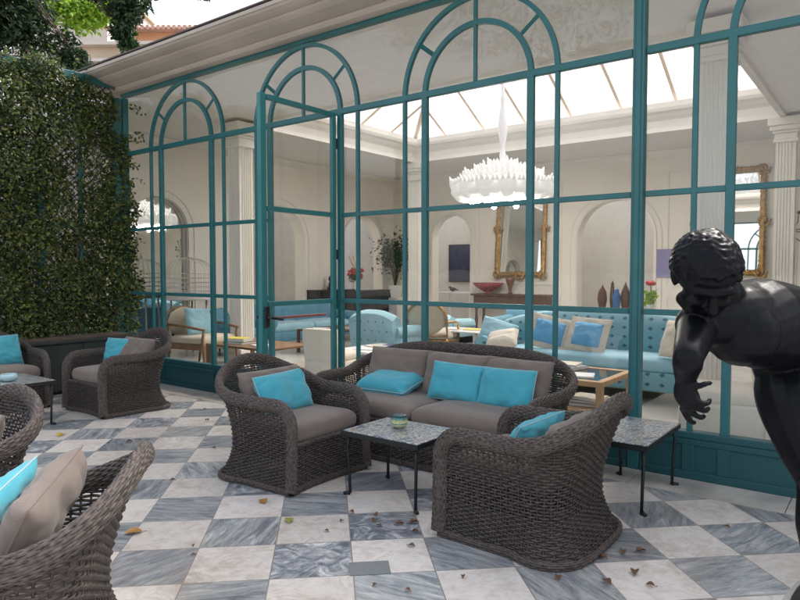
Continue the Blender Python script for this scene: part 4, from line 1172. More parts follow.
for k in range(46):     # stray shoots
    y = rr.choice([rr.uniform(4.85, 5.0), rr.uniform(2.5, 4.8)]); z = rr.uniform(.7, 4.0)
    if y < 4.7: z = rr.uniform(3.9, 4.1)
    dy, dz = (rr.uniform(.2, .9), rr.uniform(-.4, .4)) if y > 4.7 else (rr.uniform(-.5, .5), rr.uniform(.4, 1))
    L_ = rr.uniform(.10, .30)
    for j in range(8):
        t = j / 8 * L_; P_.append((.08 + rr.uniform(-.02, .02), y + dy * t, z + dz * t - t * t)); N_.append((.6, -.2, .5))
leaf_cloud(P_, N_, .056, rr).build('ivy_foliage', M['leaf_ivy'], tr)
st_ = MB()
for k in range(46):
    y = rr.uniform(1.5, 4.7); z = .5; pts = [(.02, y, z)]
    while z < 3.8:
        z += .22; y += rr.uniform(-.10, .10); y = min(4.74, max(1.4, y)); pts.append((rr.uniform(-.01, .06), y, z))
    st_.tube(pts, [.009 * (1 - .7 * i / len(pts)) for i in range(len(pts))], 5)
st_.build('ivy_stem', M['bark'], tr, smooth=True)
plt = thing('planter_box', 'long dark planter box under the ivy behind the wicker armchairs', 'planter', (TX + .36, 3.0, 0))
o = MB(); o.rbox(-.26, .20, -2.1, 1.66, .03, .60, .01, 2); o.rbox(-.28, .225, -2.13, 1.69, .6003, .64, .008, 2)
for y in (-1.4, -.6, .2, 1.0): o.rbox(.2003, .213, y - .03, y + .03, .04, .59, .003, 1)
o.build('box', M['dresser'], plt)
MB().box(-.25, .19, -2.05, 1.62, .6403, .655).build('soil', M['bark'], plt)

def tree(label, base, h, crown_c, crown_r, nleaf, leafm, size, seed, clumps=40, group=None, extra=()):
    t = thing('tree', label, 'tree', base, 0, group); r_ = random.Random(seed)
    tk = MB(); cc = Vector(crown_c)
    tk.tube([(0, 0, 0), (.03, .05, h * .3), (cc.x * .4, cc.y * .4, h * .62), (cc.x * .8, cc.y * .8, cc.z)], [.16, .13, .10, .05], 10)
    P_, N_ = [], []; tips = []
    for k in range(clumps):
        while True:
            d_ = Vector((r_.uniform(-1, 1), r_.uniform(-1, 1), r_.uniform(-1, 1)))
            if .25 < d_.length < 1: break
        c = cc + Vector((d_.x * crown_r[0], d_.y * crown_r[1], d_.z * crown_r[2])); tips.append((c, r_.uniform(.28, .55)))
    for c, q in extra: tips.append((Vector(c), q))
    for c, q in tips:
        s_ = Vector((cc.x * .8, cc.y * .8, cc.z)); mid = s_.lerp(c, .55) + Vector((r_.uniform(-.1, .1), r_.uniform(-.1, .1), .30 + .25 * (c - s_).length))
        tk.tube([s_, s_.lerp(mid, .55) + Vector((0, 0, .12)), mid, c + Vector((0, 0, .1))], [.03, .022, .014, .006], 6)
        for j in range(int(nleaf / len(tips))):
            v = Vector((r_.gauss(0, 1), r_.gauss(0, 1), r_.gauss(0, 1))); v = v.normalized() * q * r_.uniform(.3, 1) ** .6; v.z *= .75
            P_.append(c + v); N_.append((v * 1.4 + Vector((0, 0, .6)))[:])
    tk.build('trunk', M['bark'], t, smooth=True)
    leaf_cloud(P_, N_, size, r_, .6, 1.9).build('crown', M[leafm], t)
    return t
B0 = Vector((-11.2, 2.6, 0))
over = []  # added canopy clumps out of view, placed to shade the terrace
_r = random.Random(21)
for x, y in ((-7.6, 1.6), (-6.8, 2.6), (-6.7, .9), (-6.0, 1.8), (-5.6, 3.0), (-5.5, .5), (-5.0, 1.4), (-4.7, 2.4), (-4.5, 3.3), (-4.3, .4), (-3.9, 1.4), (-3.7, 2.5), (-3.4, 3.4), (-3.2, .5), (-2.9, 1.6), (-2.6, 2.6), (-2.2, .8), (-1.9, 1.9), (-3.8, -.5), (-5.0, -.6), (-2.4, 3.5), (-1.4, 2.8)):
    over.append(((x + _r.uniform(-.2, .2), y + _r.uniform(-.2, .2), 5.3 + (.5 if x < -6 else .1) + _r.uniform(-.15, .35)), _r.uniform(.55, .75)))
for x, y in ((-5.2, 4.3), (-4.6, 5.1), (-4.2, 4.2), (-3.7, 5.0), (-3.3, 4.2), (-2.9, 5.2), (-2.5, 4.3), (-2.0, 5.1), (-1.6, 4.2), (-1.1, 5.0), (-3.6, 5.7), (-2.3, 5.8), (-0.7, 4.3)):  # higher added clumps, unseen, blocking sun from the lower-left armchair and floor
    over.append(((x, y, 6.5 + _r.uniform(-.2, .3)), _r.uniform(.60, .75)))
tree('dark leafy tree rising behind the ivy trellis at the top left, with added unseen canopy shading the terrace', B0, 5.4, (.0, 1.35, 5.65), (.75, .95, .85), 46000, 'leaf_tree', .095, 4, 40,
     extra=[(Vector(c) - B0, q) for c, q in (((-9.95, 5.62, 5.72), .30), ((-9.78, 5.75, 5.50), .22), ((-9.80, 5.66, 5.24), .20), ((-9.66, 5.84, 5.72), .24), ((-9.74, 5.72, 5.04), .13),
            ((-10.2, 5.40, 5.95), .30), ((-10.61, 5.07, 5.05), .34), ((-10.35, 5.18, 4.75), .26), ((-11.1, 4.7, 4.95), .42), ((-11.35, 4.3, 4.6), .45), ((-11.2, 4.55, 5.4), .45), ((-10.9, 4.8, 5.45), .34), ((-9.0, 6.6, 5.95), .13), ((-10.1, 5.2, 4.5), .22)) + tuple(over)])
tree('lime green sunlit branch tree peeping through behind the dark tree', (-13.6, 4.4, 0), 6.2, (.7, 1.95, 6.75), (.5, .75, .38), 5200, 'leaf_lime', .12, 9, 14)

# ------------------------------------------------------------------ houses beyond
hz = thing('distant_house', 'far house with terracotta tile roof and apricot eaves above the stone cornice', 'house', (-26.9, 15.3, 0), math.radians(36.5))
MB().box(0, 16, .5, 8, 0, 11.80).build('wall', M['far_pale'], hz)
MB().box(-.1, 16.1, .4, 8.1, 11.4, 11.801).build('eaves_band', M['far_orange'], hz)
r = MB(); r.add([(-.5, -.1, 11.84), (16.5, -.1, 11.84), (16.5, 4.2, 12.75), (-.5, 4.2, 12.75), (-.5, 8.6, 11.84), (16.5, 8.6, 11.84), (-.5, -.1, 11.81), (16.5, -.1, 11.81), (16.5, 8.6, 11.81), (-.5, 8.6, 11.81)],
    [(0, 1, 2, 3), (3, 2, 5, 4), (6, 9, 8, 7), (0, 6, 7, 1), (5, 8, 9, 4), (0, 3, 4, 9, 6), (1, 7, 8, 5, 2)])
for k in range(75):
    x = -.45 + k * .2265; r.tube([(x, -.16, 11.84), (x, 4.2, 12.78)], .10, 6)
r.build('tiled_roof', M['roof_tile'], hz)
for x in (3, 6.5, 10): MB().box(x, x + 1, .46, .4995, 8.4, 10.2).build('window', M['grey_wall'], hz)
hz = thing('distant_house', 'far flat-roofed tan house with stepped ledges left of the tiled roof', 'house', (-22.2, 11.2, 0), math.radians(36))
MB().box(0, 7, 0, 5, 0, 9.0).build('wall', M['far_tan'], hz)
for z in (7.9, 8.45, 9.0): MB().box(-.15, 7.15, -.25, 5.1, z + .001, z + .10).build('ledge', M['far_pale'], hz)
hz = thing('distant_house', 'far pale plain house behind the tree branches', 'house', (-37, 15.2, 0), math.radians(37))
MB().box(0, 5.0, 0, 6, 0, 16.5).build('wall', M['far_pale'], hz); MB().box(-.2, 5.2, -.2, 6.2, 16.501, 16.7).build('roof_slab', M['far_tan'], hz)
hz = thing('hotel_wing', 'tall pink-beige wing behind the lounge, showing through its skylight', 'building', (-14.5, 23, 0))
MB().box(0, 26, 0, 6, 0, 12.2).build('wall', M['far_pink'], hz)
MB().box(-.3, 26.3, -.4, 6.2, 12.2005, 12.6).build('roof_edge', M['far_pale'], hz)
for k in range(8):
    for z in (5.2, 8.6):
        w_ = MB().box(1.5 + k * 3.2, 2.7 + k * 3.2, -.04, -.001, z, z + 2.2).build('window', M['far_tan'], hz)
        MB().box(1.35 + k * 3.2, 2.85 + k * 3.2, -.12, -.0405, z - .12, z - .001).build('sill', M['far_pale'], w_)
gwl = thing('garden_wall', 'plain grey rendered wall glimpsed through the gaps in the ivy trellis', 'wall', (-9.75, 0, 0))
MB().box(-.1, .1, -3, 5.2, 0, 3.55).build('wall', M['grey_wall'], gwl); MB().box(-.16, .16, -3.05, 5.25, 3.5501, 3.63).build('coping', M['stone'], gwl)

# ------------------------------------------------------------------ lounge furniture
def sofa_like(name, label, cat, w, d, sh, ah, bh, m, loc, rz, group=None, camel=0.0, ncush=2, legs='darkwood', roll=.11, skirt=False, tuft=False, armw=.2, cm=None):
    t = thing(name, label, cat, loc, rz, group); mm = M[m]
    z0 = .02 if skirt else .14
    MB().rbox(-w / 2 + .02, w / 2 - .02, -d / 2 + .02, d / 2 - .04, z0, sh - .12, .03, 3).build('base', mm, t, auto=40)
    # back with curved top
    o = MB(); n = 24; V = []; F = []
    for i in range(n + 1):
        u = -1 + 2 * i / n; x = u * (w / 2 - .03); top = bh - camel * (u * u) ** 1.3
        ys = [d / 2 - .22, d / 2 - .25, d / 2 - .2, d / 2 - .10, d / 2 - .0, d / 2 - .01, d / 2 - .08]
        zz = [z0 + .1, top - .15, top - .03, top, top - .06, top - .2, z0 + .05]
        V += [(x, a, b2) for a, b2 in zip(ys, zz)]
    k = 7
    for i in range(n):
        for j in range(k): F.append((i * k + j, i * k + (j + 1) % k, (i + 1) * k + (j + 1) % k, (i + 1) * k + j))
    F += [tuple(range(k))[::-1], tuple(range(n * k, n * k + k))]
    o.add(V, F).build('back', mm, t, auto=60)
    for s_ in (-1, 1):
        a = MB(); x = s_ * (w / 2 - armw / 2)
        a.rbox(x - armw / 2 + .02, x + armw / 2 - .02, -d / 2 + .01, d / 2 - .1, z0, ah - roll, .02, 2)
        pts = [(x, -d / 2, ah - roll), (x, d / 2 - .12, ah - roll + .03)]
        a.tube(pts, roll, 20); a.sell(pts[0], (roll, .02, roll), n=20, m=8)
        a.build('arm', mm, t, auto=50)
    cw = (w - 2 * armw) / ncush
    for i in range(ncush):
        cushion(-w / 2 + armw + cw * (i + .5), -.08, sh - .05, cw, d - .26, .17, seed=i + w).build('seat_cushion', M[cm or m], t, smooth=True)
    if not skirt:
        for sx in (-1, 1):
            for sy in (-1, 1):
                MB().tube([(sx * (w / 2 - .08), sy * (d / 2 - .08), .16), (sx * (w / 2 - .07), sy * (d / 2 - .07), 0)], [.03, .016], 8).build('leg', M[legs], t, smooth=True)
    if tuft:
        bt = MB()
        for i in range(5):
            for j in range(4): bt.sell((-w / 2 + .14 + (w - .28) * (i + .5 * (j % 2)) / 4.5, d / 2 - .002, .28 + j * .14), (.014, .008, .014), n=8, m=5)
        bt.build('buttons', M['blueplain'], t, smooth=True)
    return t
SG = 'blue seats in the lounge'
s1 = sofa_like('damask_sofa', 'large pale blue damask camelback sofa in the sunlit right part of the lounge', 'sofa', 2.75, .95, .47, .64, .98, 'damask', (-2.95, 7.75, 0), .03, SG, camel=.18, ncush=1, cm='bluelight')
sofa_like('lounge_sofa', 'plain blue sofa standing beyond the white tray table in the middle of the lounge', 'sofa', 1.9, .9, .44, .66, .86, 'blueplain', (-4.75, 10.4, 0), .0, SG)
sofa_like('lounge_armchair', 'blue armchair with tufted back turned to the windows, behind the open door', 'armchair', .92, .86, .44, .62, .88, 'blueplain' if 0 else 'bluelight', (-6.35, 8.0, 0), PI, SG, ncush=1, camel=.10, tuft=True)
sofa_like('lounge_armchair', 'blue armchair with rounded plain back, right of the gilt chair', 'armchair', .95, .85, .44, .60, .74, 'bluelight', (-6.62, 9.9, 0), PI, SG, ncush=1, camel=.06)
sofa_like('lounge_sofa', 'blue-grey sofa along the left lounge wall beneath the arches', 'sofa', 2.5, .9, .44, .62, .84, 'blueplain', (-9.55, 9.25, 0), PI / 2, SG, cm='bluelight')
sofa_like('lounge_armchair', 'grey-blue armchair half hidden behind the door frame near the yellow book', 'armchair', .85, .85, .44, .62, .80, 'blueplain', (-9.3, 7.35, 0), 2.2, SG, ncush=1)
WG = 'cream slipcovered chairs in the lounge'
def slip_chair(label, loc, rz, w=.72, d=.72, bh=.93, arms=True):
    t = thing('slipcovered_chair', label, 'armchair', loc, rz, WG)
    o = MB(); o.rbox(-w / 2, w / 2, -d / 2, d / 2, .015, .40, .03, 3); o.build('skirted_base', M['slip'], t, auto=40)
    cushion(0, -.04, .44, w - (.22 if arms else .02), d - .12, .13).build('seat_cushion', M['slip'], t, smooth=True)
    bk = MB(); n = 14; V = []; F = []
    for i in range(n + 1):
        z = .016 + (bh - .016) * i / n; y = d / 2 - .12 + .10 * (i / n) ** 2; wd = (w / 2 + .003) * (1 + .10 * (1 - i / n) ** 2) * (1 if i < n - 2 else (.985, .95, .88)[i - n + 2])
        V += [(-wd, y - .06, z), (wd, y - .06, z), (wd, y + .07, z), (-wd, y + .07, z)]
    for i in range(n):
        for k in range(4): F.append((4 * i + k, 4 * i + (k + 1) % 4, 4 * i + 4 + (k + 1) % 4, 4 * i + 4 + k))
    F += [(3, 2, 1, 0), (4 * n, 4 * n + 1, 4 * n + 2, 4 * n + 3)]
    bk.add(V, F).build('back', M['slip'], t, auto=40)
    if arms:
        for s_ in (-1, 1):
            MB().rbox(s_ * (w / 2 - .06) - .06, s_ * (w / 2 - .06) + .06, -d / 2 + .02, d / 2 - .05, .2, .62, .045, 4).build('arm', M['slip'], t, auto=40)
    for k in range(6): pass
    return t
slip_chair('cream slipcovered chair just inside the glass, seen through the gap under the statue arm', (-1.10, 6.02, 0), -PI / 2 + .25, arms=False, w=.70, d=.80, bh=.98)
slip_chair('cream slipcovered chair to the right, behind the statue thigh', (-.62, 6.25, 0), PI / 2 + .2, arms=False, bh=.95)
slip_chair('cream slipcovered chair seen from behind through the open door leaf', (-5.42, 5.78, 0), PI + .1, w=.50, d=.52, bh=.78, arms=False)
make_pillow('white_pillow', 'plump white pillow on the right end of the damask sofa', 'pillow', .42, .42, .16, 'slip', 'slip', (-1.88, 7.45, .72), (math.radians(-20), 0, -.5), None, 3)
# framed sky-blue pillows
for (x, rz, lb, sd) in ((-3.45, .25, 'sky blue pillow with beige border, left one on the damask sofa', 1), (-2.95, -.1, 'sky blue pillow with beige border, right one on the damask sofa', 2)):
    p = make_pillow('bordered_pillow', lb, 'pillow', .52, .44, .05, 'beigefab', 'beigefab', (x, 7.58, .70), (math.radians(-26), math.radians(12 if sd == 1 else 3), rz), 'sky blue bordered pillows', sd)
    q, _ = pillow_mesh(.38, .31, .15, sd + 4); q.xform((0, -.0015, 0)).build('centre_panel', M['bluepillow'], p, smooth=True)
make_pillow('bolster_pillow', 'pale blue rounded pillow on the left end of the damask sofa', 'pillow', .46, .36, .20, 'bluelight', 'bluelight', (-4.12, 7.50, .66), (math.radians(-30), .3, .5), None, 6)
make_pillow('bolster_pillow', 'white pillow lying at the near left arm of the damask sofa', 'pillow', .40, .30, .18, 'slip', 'slip', (-3.95, 7.30, .60), (math.radians(-55), -.2, .2), None, 7)

# gilt chair
def open_chair(label, loc, rz, frame_m, fab, w=.66, d=.62, bh=.98, round_back=False, name='armchair'):
    t = thing(name, label, 'armchair', loc, rz); fm = M[frame_m]
    for sx in (-1, 1):
        MB().tube([(sx * w * .46, -d / 2, .58), (sx * w * .47, -d / 2 + .02, .4), (sx * w * .45, -d / 2, .2), (sx * w * .44, -d / 2, 0)], [.02, .024, .022, .014], 8).build('leg', fm, t, smooth=True)
        MB().tube([(sx * w * .43, d / 2 + .05, 0), (sx * w * .42, d / 2 - .02, .40)], [.015, .024], 8).build('leg', fm, t, smooth=True)
        MB().tube([(sx * w * .42, d / 2 + .02, .66), (sx * w * .50, .0, .65), (sx * w * .46, -d / 2 - .02, .60)], [.018, .02, .022], 8).build('arm', fm, t, smooth=True)
    MB().rbox(-w / 2 + .01, w / 2 - .01, -d / 2, d / 2, .30, .38, .012, 2).build('seat_rail', fm, t)
    cushion(0, -.01, .43, w - .05, d - .03, .14).build('seat_cushion', M[fab], t, smooth=True)
    P = [(-w / 2 + .05, d / 2 - .02, .44)] + [((w / 2 - .04) * math.sin(a), d / 2 + .05 + .05 * math.cos(a), .72 + (bh - .72) * math.cos(a)) for a in np.linspace(-PI / 2, PI / 2, 15)] + [(w / 2 - .05, d / 2 - .02, .44)]
    MB().tube(P, .024, 8, closed=True).build('back_frame', fm, t, smooth=True)
    e = MB(); ell(e, (0, d / 2 + .03, (.44 + bh) / 2 + .01), (w / 2 - .06, .05, (bh - .44) / 2)); e.build('back_cushion', M[fab], t, smooth=True)
    return t
open_chair('gilt framed beige chair right of the tufted blue armchair', (-6.0, 8.75, 0), PI + .3, 'gold', 'creamfab', w=.74, bh=.98, name='gilt_chair')
ow = open_chair('wooden open-arm chair with cream cushions just inside the left windows', (-8.45, 6.10, 0), 1.75, 'midwood', 'creamfab', w=.78, d=.72, bh=.90, name='wooden_armchair')
make_pillow('blue_pillow', 'dusty blue square pillow on the wooden chair at the left', 'pillow', .44, .42, .13, 'bluelight', 'bluelight', (-8.52, 6.08, .69), (math.radians(-16), .05, 1.55), None, 9)

# tables
def block_table(name, label, x0, x1, y0, y1, zt, m, leg=.05, top=.03, glass=False, shelf=None, rz=0):
    cx, cy = (x0 + x1) / 2, (y0 + y1) / 2; w, d = (x1 - x0) / 2, (y1 - y0) / 2
    t = thing(name, label, 'table', (cx, cy, 0), rz)
    if glass:
        o = MB(); o.rbox(-w, w, -d, -d + .07, zt - .05, zt, .004, 1); o.rbox(-w, w, d - .07, d, zt - .05, zt, .004, 1)
        o.rbox(-w, -w + .07, -d + .0702, d - .0702, zt - .05, zt, .004, 1); o.rbox(w - .07, w, -d + .0702, d - .0702, zt - .05, zt, .004, 1)
        o.build('top_frame', M[m], t); MB().box(-w + .0702, w - .0702, -d + .0702, d - .0702, zt - .014, zt - .004).build('glass_top', M['glass'], t)
    else: MB().rbox(-w, w, -d, d, zt - top, zt, .006, 2).build('top', M[m], t)
    for sx in (-1, 1):
        for sy in (-1, 1): MB().rbox(sx * (w - leg / 2) - leg / 2, sx * (w - leg / 2) + leg / 2, sy * (d - leg / 2) - leg / 2, sy * (d - leg / 2) + leg / 2, 0, zt - (.0502 if glass else top + .0002), .004, 1).build('leg', M[m], t)
    if shelf: MB().rbox(-w + leg, w - leg, -d + .02, d - .02, shelf - .02, shelf, .004, 1).build('shelf', M[m], t)
    return t
block_table('wooden_table', 'light wood coffee table with glass top before the damask sofa', -3.05, -2.10, 5.75, 6.65, .46, 'wood', leg=.06, glass=True, shelf=.17)
block_table('wooden_table', 'brown wooden table with the yellow book, behind the left centre armchair', -7.35, -6.15, 5.35, 6.15, .50, 'midwood')
block_table('tray_table', 'thin white metal tray table in the middle of the lounge', -6.15, -5.20, 8.85, 9.55, .50, 'white_paint', leg=.022, top=.02, shelf=.2)
block_table('magazine_table', 'low white table spread with magazines inside the open door', -6.1, -5.5, 6.5, 7.5, .40, 'white_paint', leg=.04)
block_table('magazine_table', 'dark wooden low table with papers in front of the left blue sofa', -8.6, -7.7, 8.2, 9.4, .42, 'darkwood', leg=.05)
def book(label, x, y, z, w, d, h, rz, c, cat='book', grp=None):
    t = thing(cat.replace(' ', '_'), label, cat, (x, y, z), rz, grp)
    MB().rbox(-w / 2 + .004, w / 2 - .002, -d / 2 + .003, d / 2 - .003, .003, h - .003, .001, 1).build('pages', M['paper'], t)
    o = MB(); o.box(-w / 2, w / 2, -d / 2, d / 2, 0, .0029); o.box(-w / 2, w / 2, -d / 2, d / 2, h - .0029, h); o.box(-w / 2, -w / 2 + .0035, -d / 2, d / 2, .003, h - .003)
    o.build('cover', c, t)
BG = 'books and magazines in the lounge'
book('yellow book on the brown table behind the left centre armchair', -7.0, 5.62, .5285, .30, .23, .045, .3, M['yellow'])
book('charcoal book under the yellow book', -6.98, 5.62, .5003, .34, .27, .028, .1, BOOKC[2])
book('white magazine lying flat right of the yellow book', -6.5, 5.6, .5003, .30, .22, .012, -.4, BOOKC[5], 'magazine')
book('white magazine at the near edge of the glass topped wooden table', -2.45, 6.0, .4603, .34, .26, .014, .3, BOOKC[5], 'magazine')
book('grey open picture book on the glass topped wooden table', -2.75, 6.40, .4603, .40, .30, .03, -.2, BOOKC[0])
book('cream book topping the pile on the glass topped wooden table', -2.76, 6.42, .4905, .34, .26, .022, .15, BOOKC[1])
for i, (lb, c) in enumerate((('charcoal', 2), ('brick red', 3), ('white', 5), ('slate blue', 6))):
    book('%s book in the pile on the lower shelf of the glass topped table' % lb, -2.80 + .02 * i, 5.98 + .01 * i, .1703 + .0352 * i, .34, .26, .035, .1 * i - .2, BOOKC[c])
for i, (lb, c) in enumerate((('grey', 0), ('charcoal', 2), ('cream', 1))):
    book('%s book in the right-hand pile on the lower shelf of the glass topped table' % lb, -2.38 + .01 * i, 6.1, .1703 + .0302 * i, .30, .24, .03, .2 - .15 * i, BOOKC[c])
book('yellow magazine on the white tray table', -5.5, 9.2, .5003, .30, .22, .02, .2, M['yellow'], 'magazine')
book('white magazine on the white tray table', -5.9, 9.15, .5003, .30, .22, .012, -.2, BOOKC[5], 'magazine')
book('brick red book on the lower shelf of the tray table', -5.7, 9.2, .2003, .34, .26, .03, .1, BOOKC[3])
for i, (x, y, rz, c, lb) in enumerate(((-5.75, 6.75, .4, 5, 'white magazine nearest the glass on the low white magazine table'), (-5.85, 7.1, -.3, 1, 'cream magazine in the middle of the low white magazine table'), (-5.7, 7.35, .1, 4, 'navy magazine at the far end of the low white magazine table'))):
    book(lb, x, y, .4003, .29, .21, .012, rz, BOOKC[c], 'magazine')
for i, (x, y, rz, c, lb) in enumerate(((-8.3, 8.5, .4, 5, 'white paper brochure on the dark low table'), (-8.0, 8.9, -.3, 0, 'grey paper brochure on the dark low table'), (-8.2, 9.15, .1, 3, 'brick red book on the dark low table'))):
    book(lb, x, y, .4203, .29, .21, .014, rz, BOOKC[c], 'brochure')

# console, bowl, vase
cn = thing('console_table', 'dark carved wooden console below the gilt mirror', 'console table', (-6.95, 13.28, 0))
o = MB(); o.rbox(-.95, .95, -.24, .24, .90, .945, .01, 2); o.build('top', M['darkwood'], cn)
o = MB(); o.rbox(-.88, .88, -.21, .21, .70, .8997, .012, 2); 
for x in (-.55, 0, .55): o.rbox(x - .24, x + .24, -.222, -.2103, .735, .865, .004, 1)
o.build('drawer_front', M['darkwood'], cn)
for sx in (-1, 1):
    for sy in (-1, 1): MB().lathe([(.03, 0), (.045, .05), (.025, .12), (.04, .35), (.028, .5), (.045, .69)], 12, sx * .82, sy * .17).build('leg', M['darkwood'], cn, smooth=True)
bw = thing('glass_bowl', 'flared dark red glass bowl on the console', 'bowl', (-7.55, 13.25, .945))
MB().lathe([(.06, 0), (.07, .01), (.05, .03), (.18, .09), (.30, .17), (.36, .25), (.345, .25), (.28, .18), (.16, .11), (0, .06)], 32, amp=[0, 0, 0, .04, .08, .12, .12, .08, .04, 0, 6]).build('bowl_body', M['redglass'], bw, smooth=True)
v = thing('vase', 'slim dark red vase in front of the gilt mirror', 'vase', (-6.95, 13.2, .945))
MB().lathe([(.05, 0), (.06, .01), (.03, .06), (.05, .16), (.10, .30), (.11, .36), (.07, .40), (.0, .39)], 20).build('vase_body', M['browncer'], v, smooth=True)
# painting in the back room
pt = thing('painting', 'narrow dark navy painting on the far wall seen through the back arch', 'painting', (-9.7, 15.48, 1.68))
MB().rbox(-.34, .34, -.03, 0, -.50, .50, .004, 1).build('canvas', M['navy'], pt)
fr = MB(); fr.box(-.36, .36, -.04, -.001, .5003, .52); fr.box(-.36, .36, -.04, -.001, -.52, -.5003); fr.box(-.36, -.3403, -.04, -.001, -.5, .5); fr.box(.3403, .36, -.04, -.001, -.5, .5); fr.build('frame', M['black'], pt)
rt = block_table('side_table', 'small white side table inside the back arch with a black bird figure', -9.6, -8.6, 14.2, 14.8, .92, 'white_paint')
bf = thing('bird_figure', 'tiny black bird figure on the white side table in the back arch', 'figurine', (-9.25, 14.4, .92))
o = MB(); ell(o, (0, 0, .07), (.09, .05, .05)); ell(o, (-.09, 0, .12), (.035, .03, .03)); o.tube([(.07, 0, .08), (.17, 0, .05)], [.025, .008], 8); o.tube([(0, 0, 0), (0, 0, .05)], .012, 6); o.build('bird_body', M['black'], bf, smooth=True)
ml = thing('lilac_picture', 'small lilac panel on the wall right of the back recess', 'picture', (-3.72, 13.575, 1.62)); MB().rbox(-.16, .16, -.02, 0, -.28, .28, .004, 1).build('panel', M['lilac'], ml)

# cabinets along the left wall
def cabinet(label, y0, y1, zt, m='black', x=WX0 + .02, d=.42):
    t = thing('cabinet', label, 'cabinet', (x + d / 2, (y0 + y1) / 2, 0)); h = (y1 - y0) / 2
    MB().rbox(-d / 2, d / 2, -h, h, .08, zt - .03, .006, 1).build('body', M[m], t); MB().rbox(-d / 2, d / 2 + .02, -h - .02, h + .02, zt - .0297, zt, .006, 1).build('top', M[m], t)
    for k in (-1, 1): MB().rbox(d / 2 + .0003, d / 2 + .014, k * h / 2 - h / 2 + .03, k * h / 2 + h / 2 - .03, .12, zt - .08, .004, 1).build('door', M[m], t)
    return t
cabinet('black lacquer cabinet left of the flowers on the left lounge wall', 10.42, 11.55, 1.04)
cabinet('black lacquer cabinet below the red flowers, right of the first one', 11.70, 12.95, 1.0)
bu = thing('bust', 'small black bust on the left black cabinet', 'bust', (-10.35, 10.95, 1.04))
o = MB(); o.rbox(-.06, .06, -.06, .06, 0, .06, .005, 1); limb(o, [(0, 0, .05), (0, 0, .12), (0, 0, .19)], [.05, .055, .03]); ell(o, (0, 0, .25), (.05, .055, .07)); ell(o, (0, .03, .12), (.05, .1, .05)); o.build('bust_body', M['black'], bu, smooth=True)
fl = thing('flower_vase', 'vase of red and pale flowers on the right black cabinet', 'flower arrangement', (-10.3, 11.75, 1.0))
MB().lathe([(.05, 0), (.07, .03), (.08, .12), (.05, .2), (.06, .24), (0, .23)], 18).build('vase', M['white_paint'], fl, smooth=True)
sm = MB(); pr_ = MB(); wf = MB(); P_ = []; N_ = []; R2 = random.Random(3)
for k in range(26):
    a = R2.uniform(0, 6.28); q = R2.uniform(.05, .22); z = R2.uniform(.30, .52)
    sm.tube([(0, 0, .2), (q * .5 * math.cos(a), q * .5 * math.sin(a), z * .7), (q * math.cos(a), q * math.sin(a), z)], .006, 5)
    for j in range(4): pr_.sell((q * math.cos(a) + R2.uniform(-.03, .03), q * math.sin(a) + R2.uniform(-.03, .03), z + R2.uniform(-.02, .03)), (.028, .028, .02), n=7, m=4)
    P_ += [(q * .6 * math.cos(a + j), q * .6 * math.sin(a + j), z * .75) for j in range(4)]; N_ += [(0, 0, 1)] * 4
for k in range(5):
    a = k * 1.3; pts = [(0, 0, .2), (.05 * math.cos(a), .05 * math.sin(a), .6), (.16 * math.cos(a), .16 * math.sin(a), .82)]; sm.tube(pts, .005, 5)
    for j in range(7): t_ = j / 7; wf.sell((.05 * math.cos(a) + .11 * t_ * math.cos(a), .05 * math.sin(a) + .11 * t_ * math.sin(a), .58 + .25 * t_), (.024, .024, .02), n=7, m=4)
sm.build('stem', M['greenstem'], fl); pr_.build('red_flower', M['redflower'], fl, smooth=True); wf.build('pale_flower', M['pinkflower'], fl, smooth=True)
leaf_cloud(P_, N_, .10, R2).build('foliage', M['leaf_plant'], fl)
# big plant on a white pedestal
pd = thing('pedestal', 'plain white pedestal in the far left lounge corner', 'pedestal', (-10.15, 13.1, 0))
MB().rbox(-.26, .26, -.26, .26, 0, .80, .008, 2).build('block', M['white_paint'], pd)
pp = thing('potted_plant', 'dark leafy plant in a white square pot on the pedestal', 'potted plant', (-10.15, 13.1, .80))
MB().lathe([(.17, 0), (.24, .30), (.22, .305), (.20, .27), (0, .27)], 4).build('pot', M['white_paint'], pp)
sm = MB(); P_ = []; N_ = []
for k in range(11):
    a = k * 2.4; q = .1 + .035 * k; sm.tube([(0, 0, .27), (q * .3 * math.cos(a), q * .3 * math.sin(a), .7), (q * math.cos(a), q * math.sin(a), 1.05 + .05 * k % .3)], [.018, .012, .006], 6)
    for j in range(95): P_.append((q * math.cos(a) + R2.gauss(0, .13), q * math.sin(a) + R2.gauss(0, .13), .95 + R2.gauss(.05, .22) + .06 * (k % 4))); N_.append((0, -.3, 1))
sm.build('stem', M['bark'], pp, smooth=True); leaf_cloud(P_, N_, .11, R2, .8, 2.2).build('foliage', M['leaf_plant'], pp)
# bird cage on a stand
bc = thing('bird_cage', 'large white domed wire bird cage near the left wall', 'bird cage', (-9.95, 6.9, 0))
w_ = MB(); R0 = .44
for k in range(28):
    a = 2 * PI * k / 28; w_.tube([(R0 * math.cos(a), R0 * math.sin(a), 1.02), (R0 * math.cos(a), R0 * math.sin(a), 1.42)] + [(R0 * math.cos(q) * math.cos(a), R0 * math.cos(q) * math.sin(a), 1.42 + .28 * math.sin(q)) for q in np.linspace(.2, 1.5, 6)], .004, 4)
for z in (1.02, 1.1, 1.18, 1.26, 1.34, 1.42): w_.tube([(R0 * math.cos(a), R0 * math.sin(a), z) for a in np.linspace(0, 2 * PI, 33)[:-1]], .006, 4, closed=True)
w_.build('wire_dome', M['wirewhite'], bc)
MB().lathe([(.46, .96), (.47, .98), (.46, 1.015), (0, 1.016)], 32).build('tray', M['wirewhite'], bc); MB().lathe([(.012, 1.69), (.03, 1.72), (.012, 1.76), (.004, 1.82)], 12).build('finial', M['wirewhite'], bc, smooth=True)
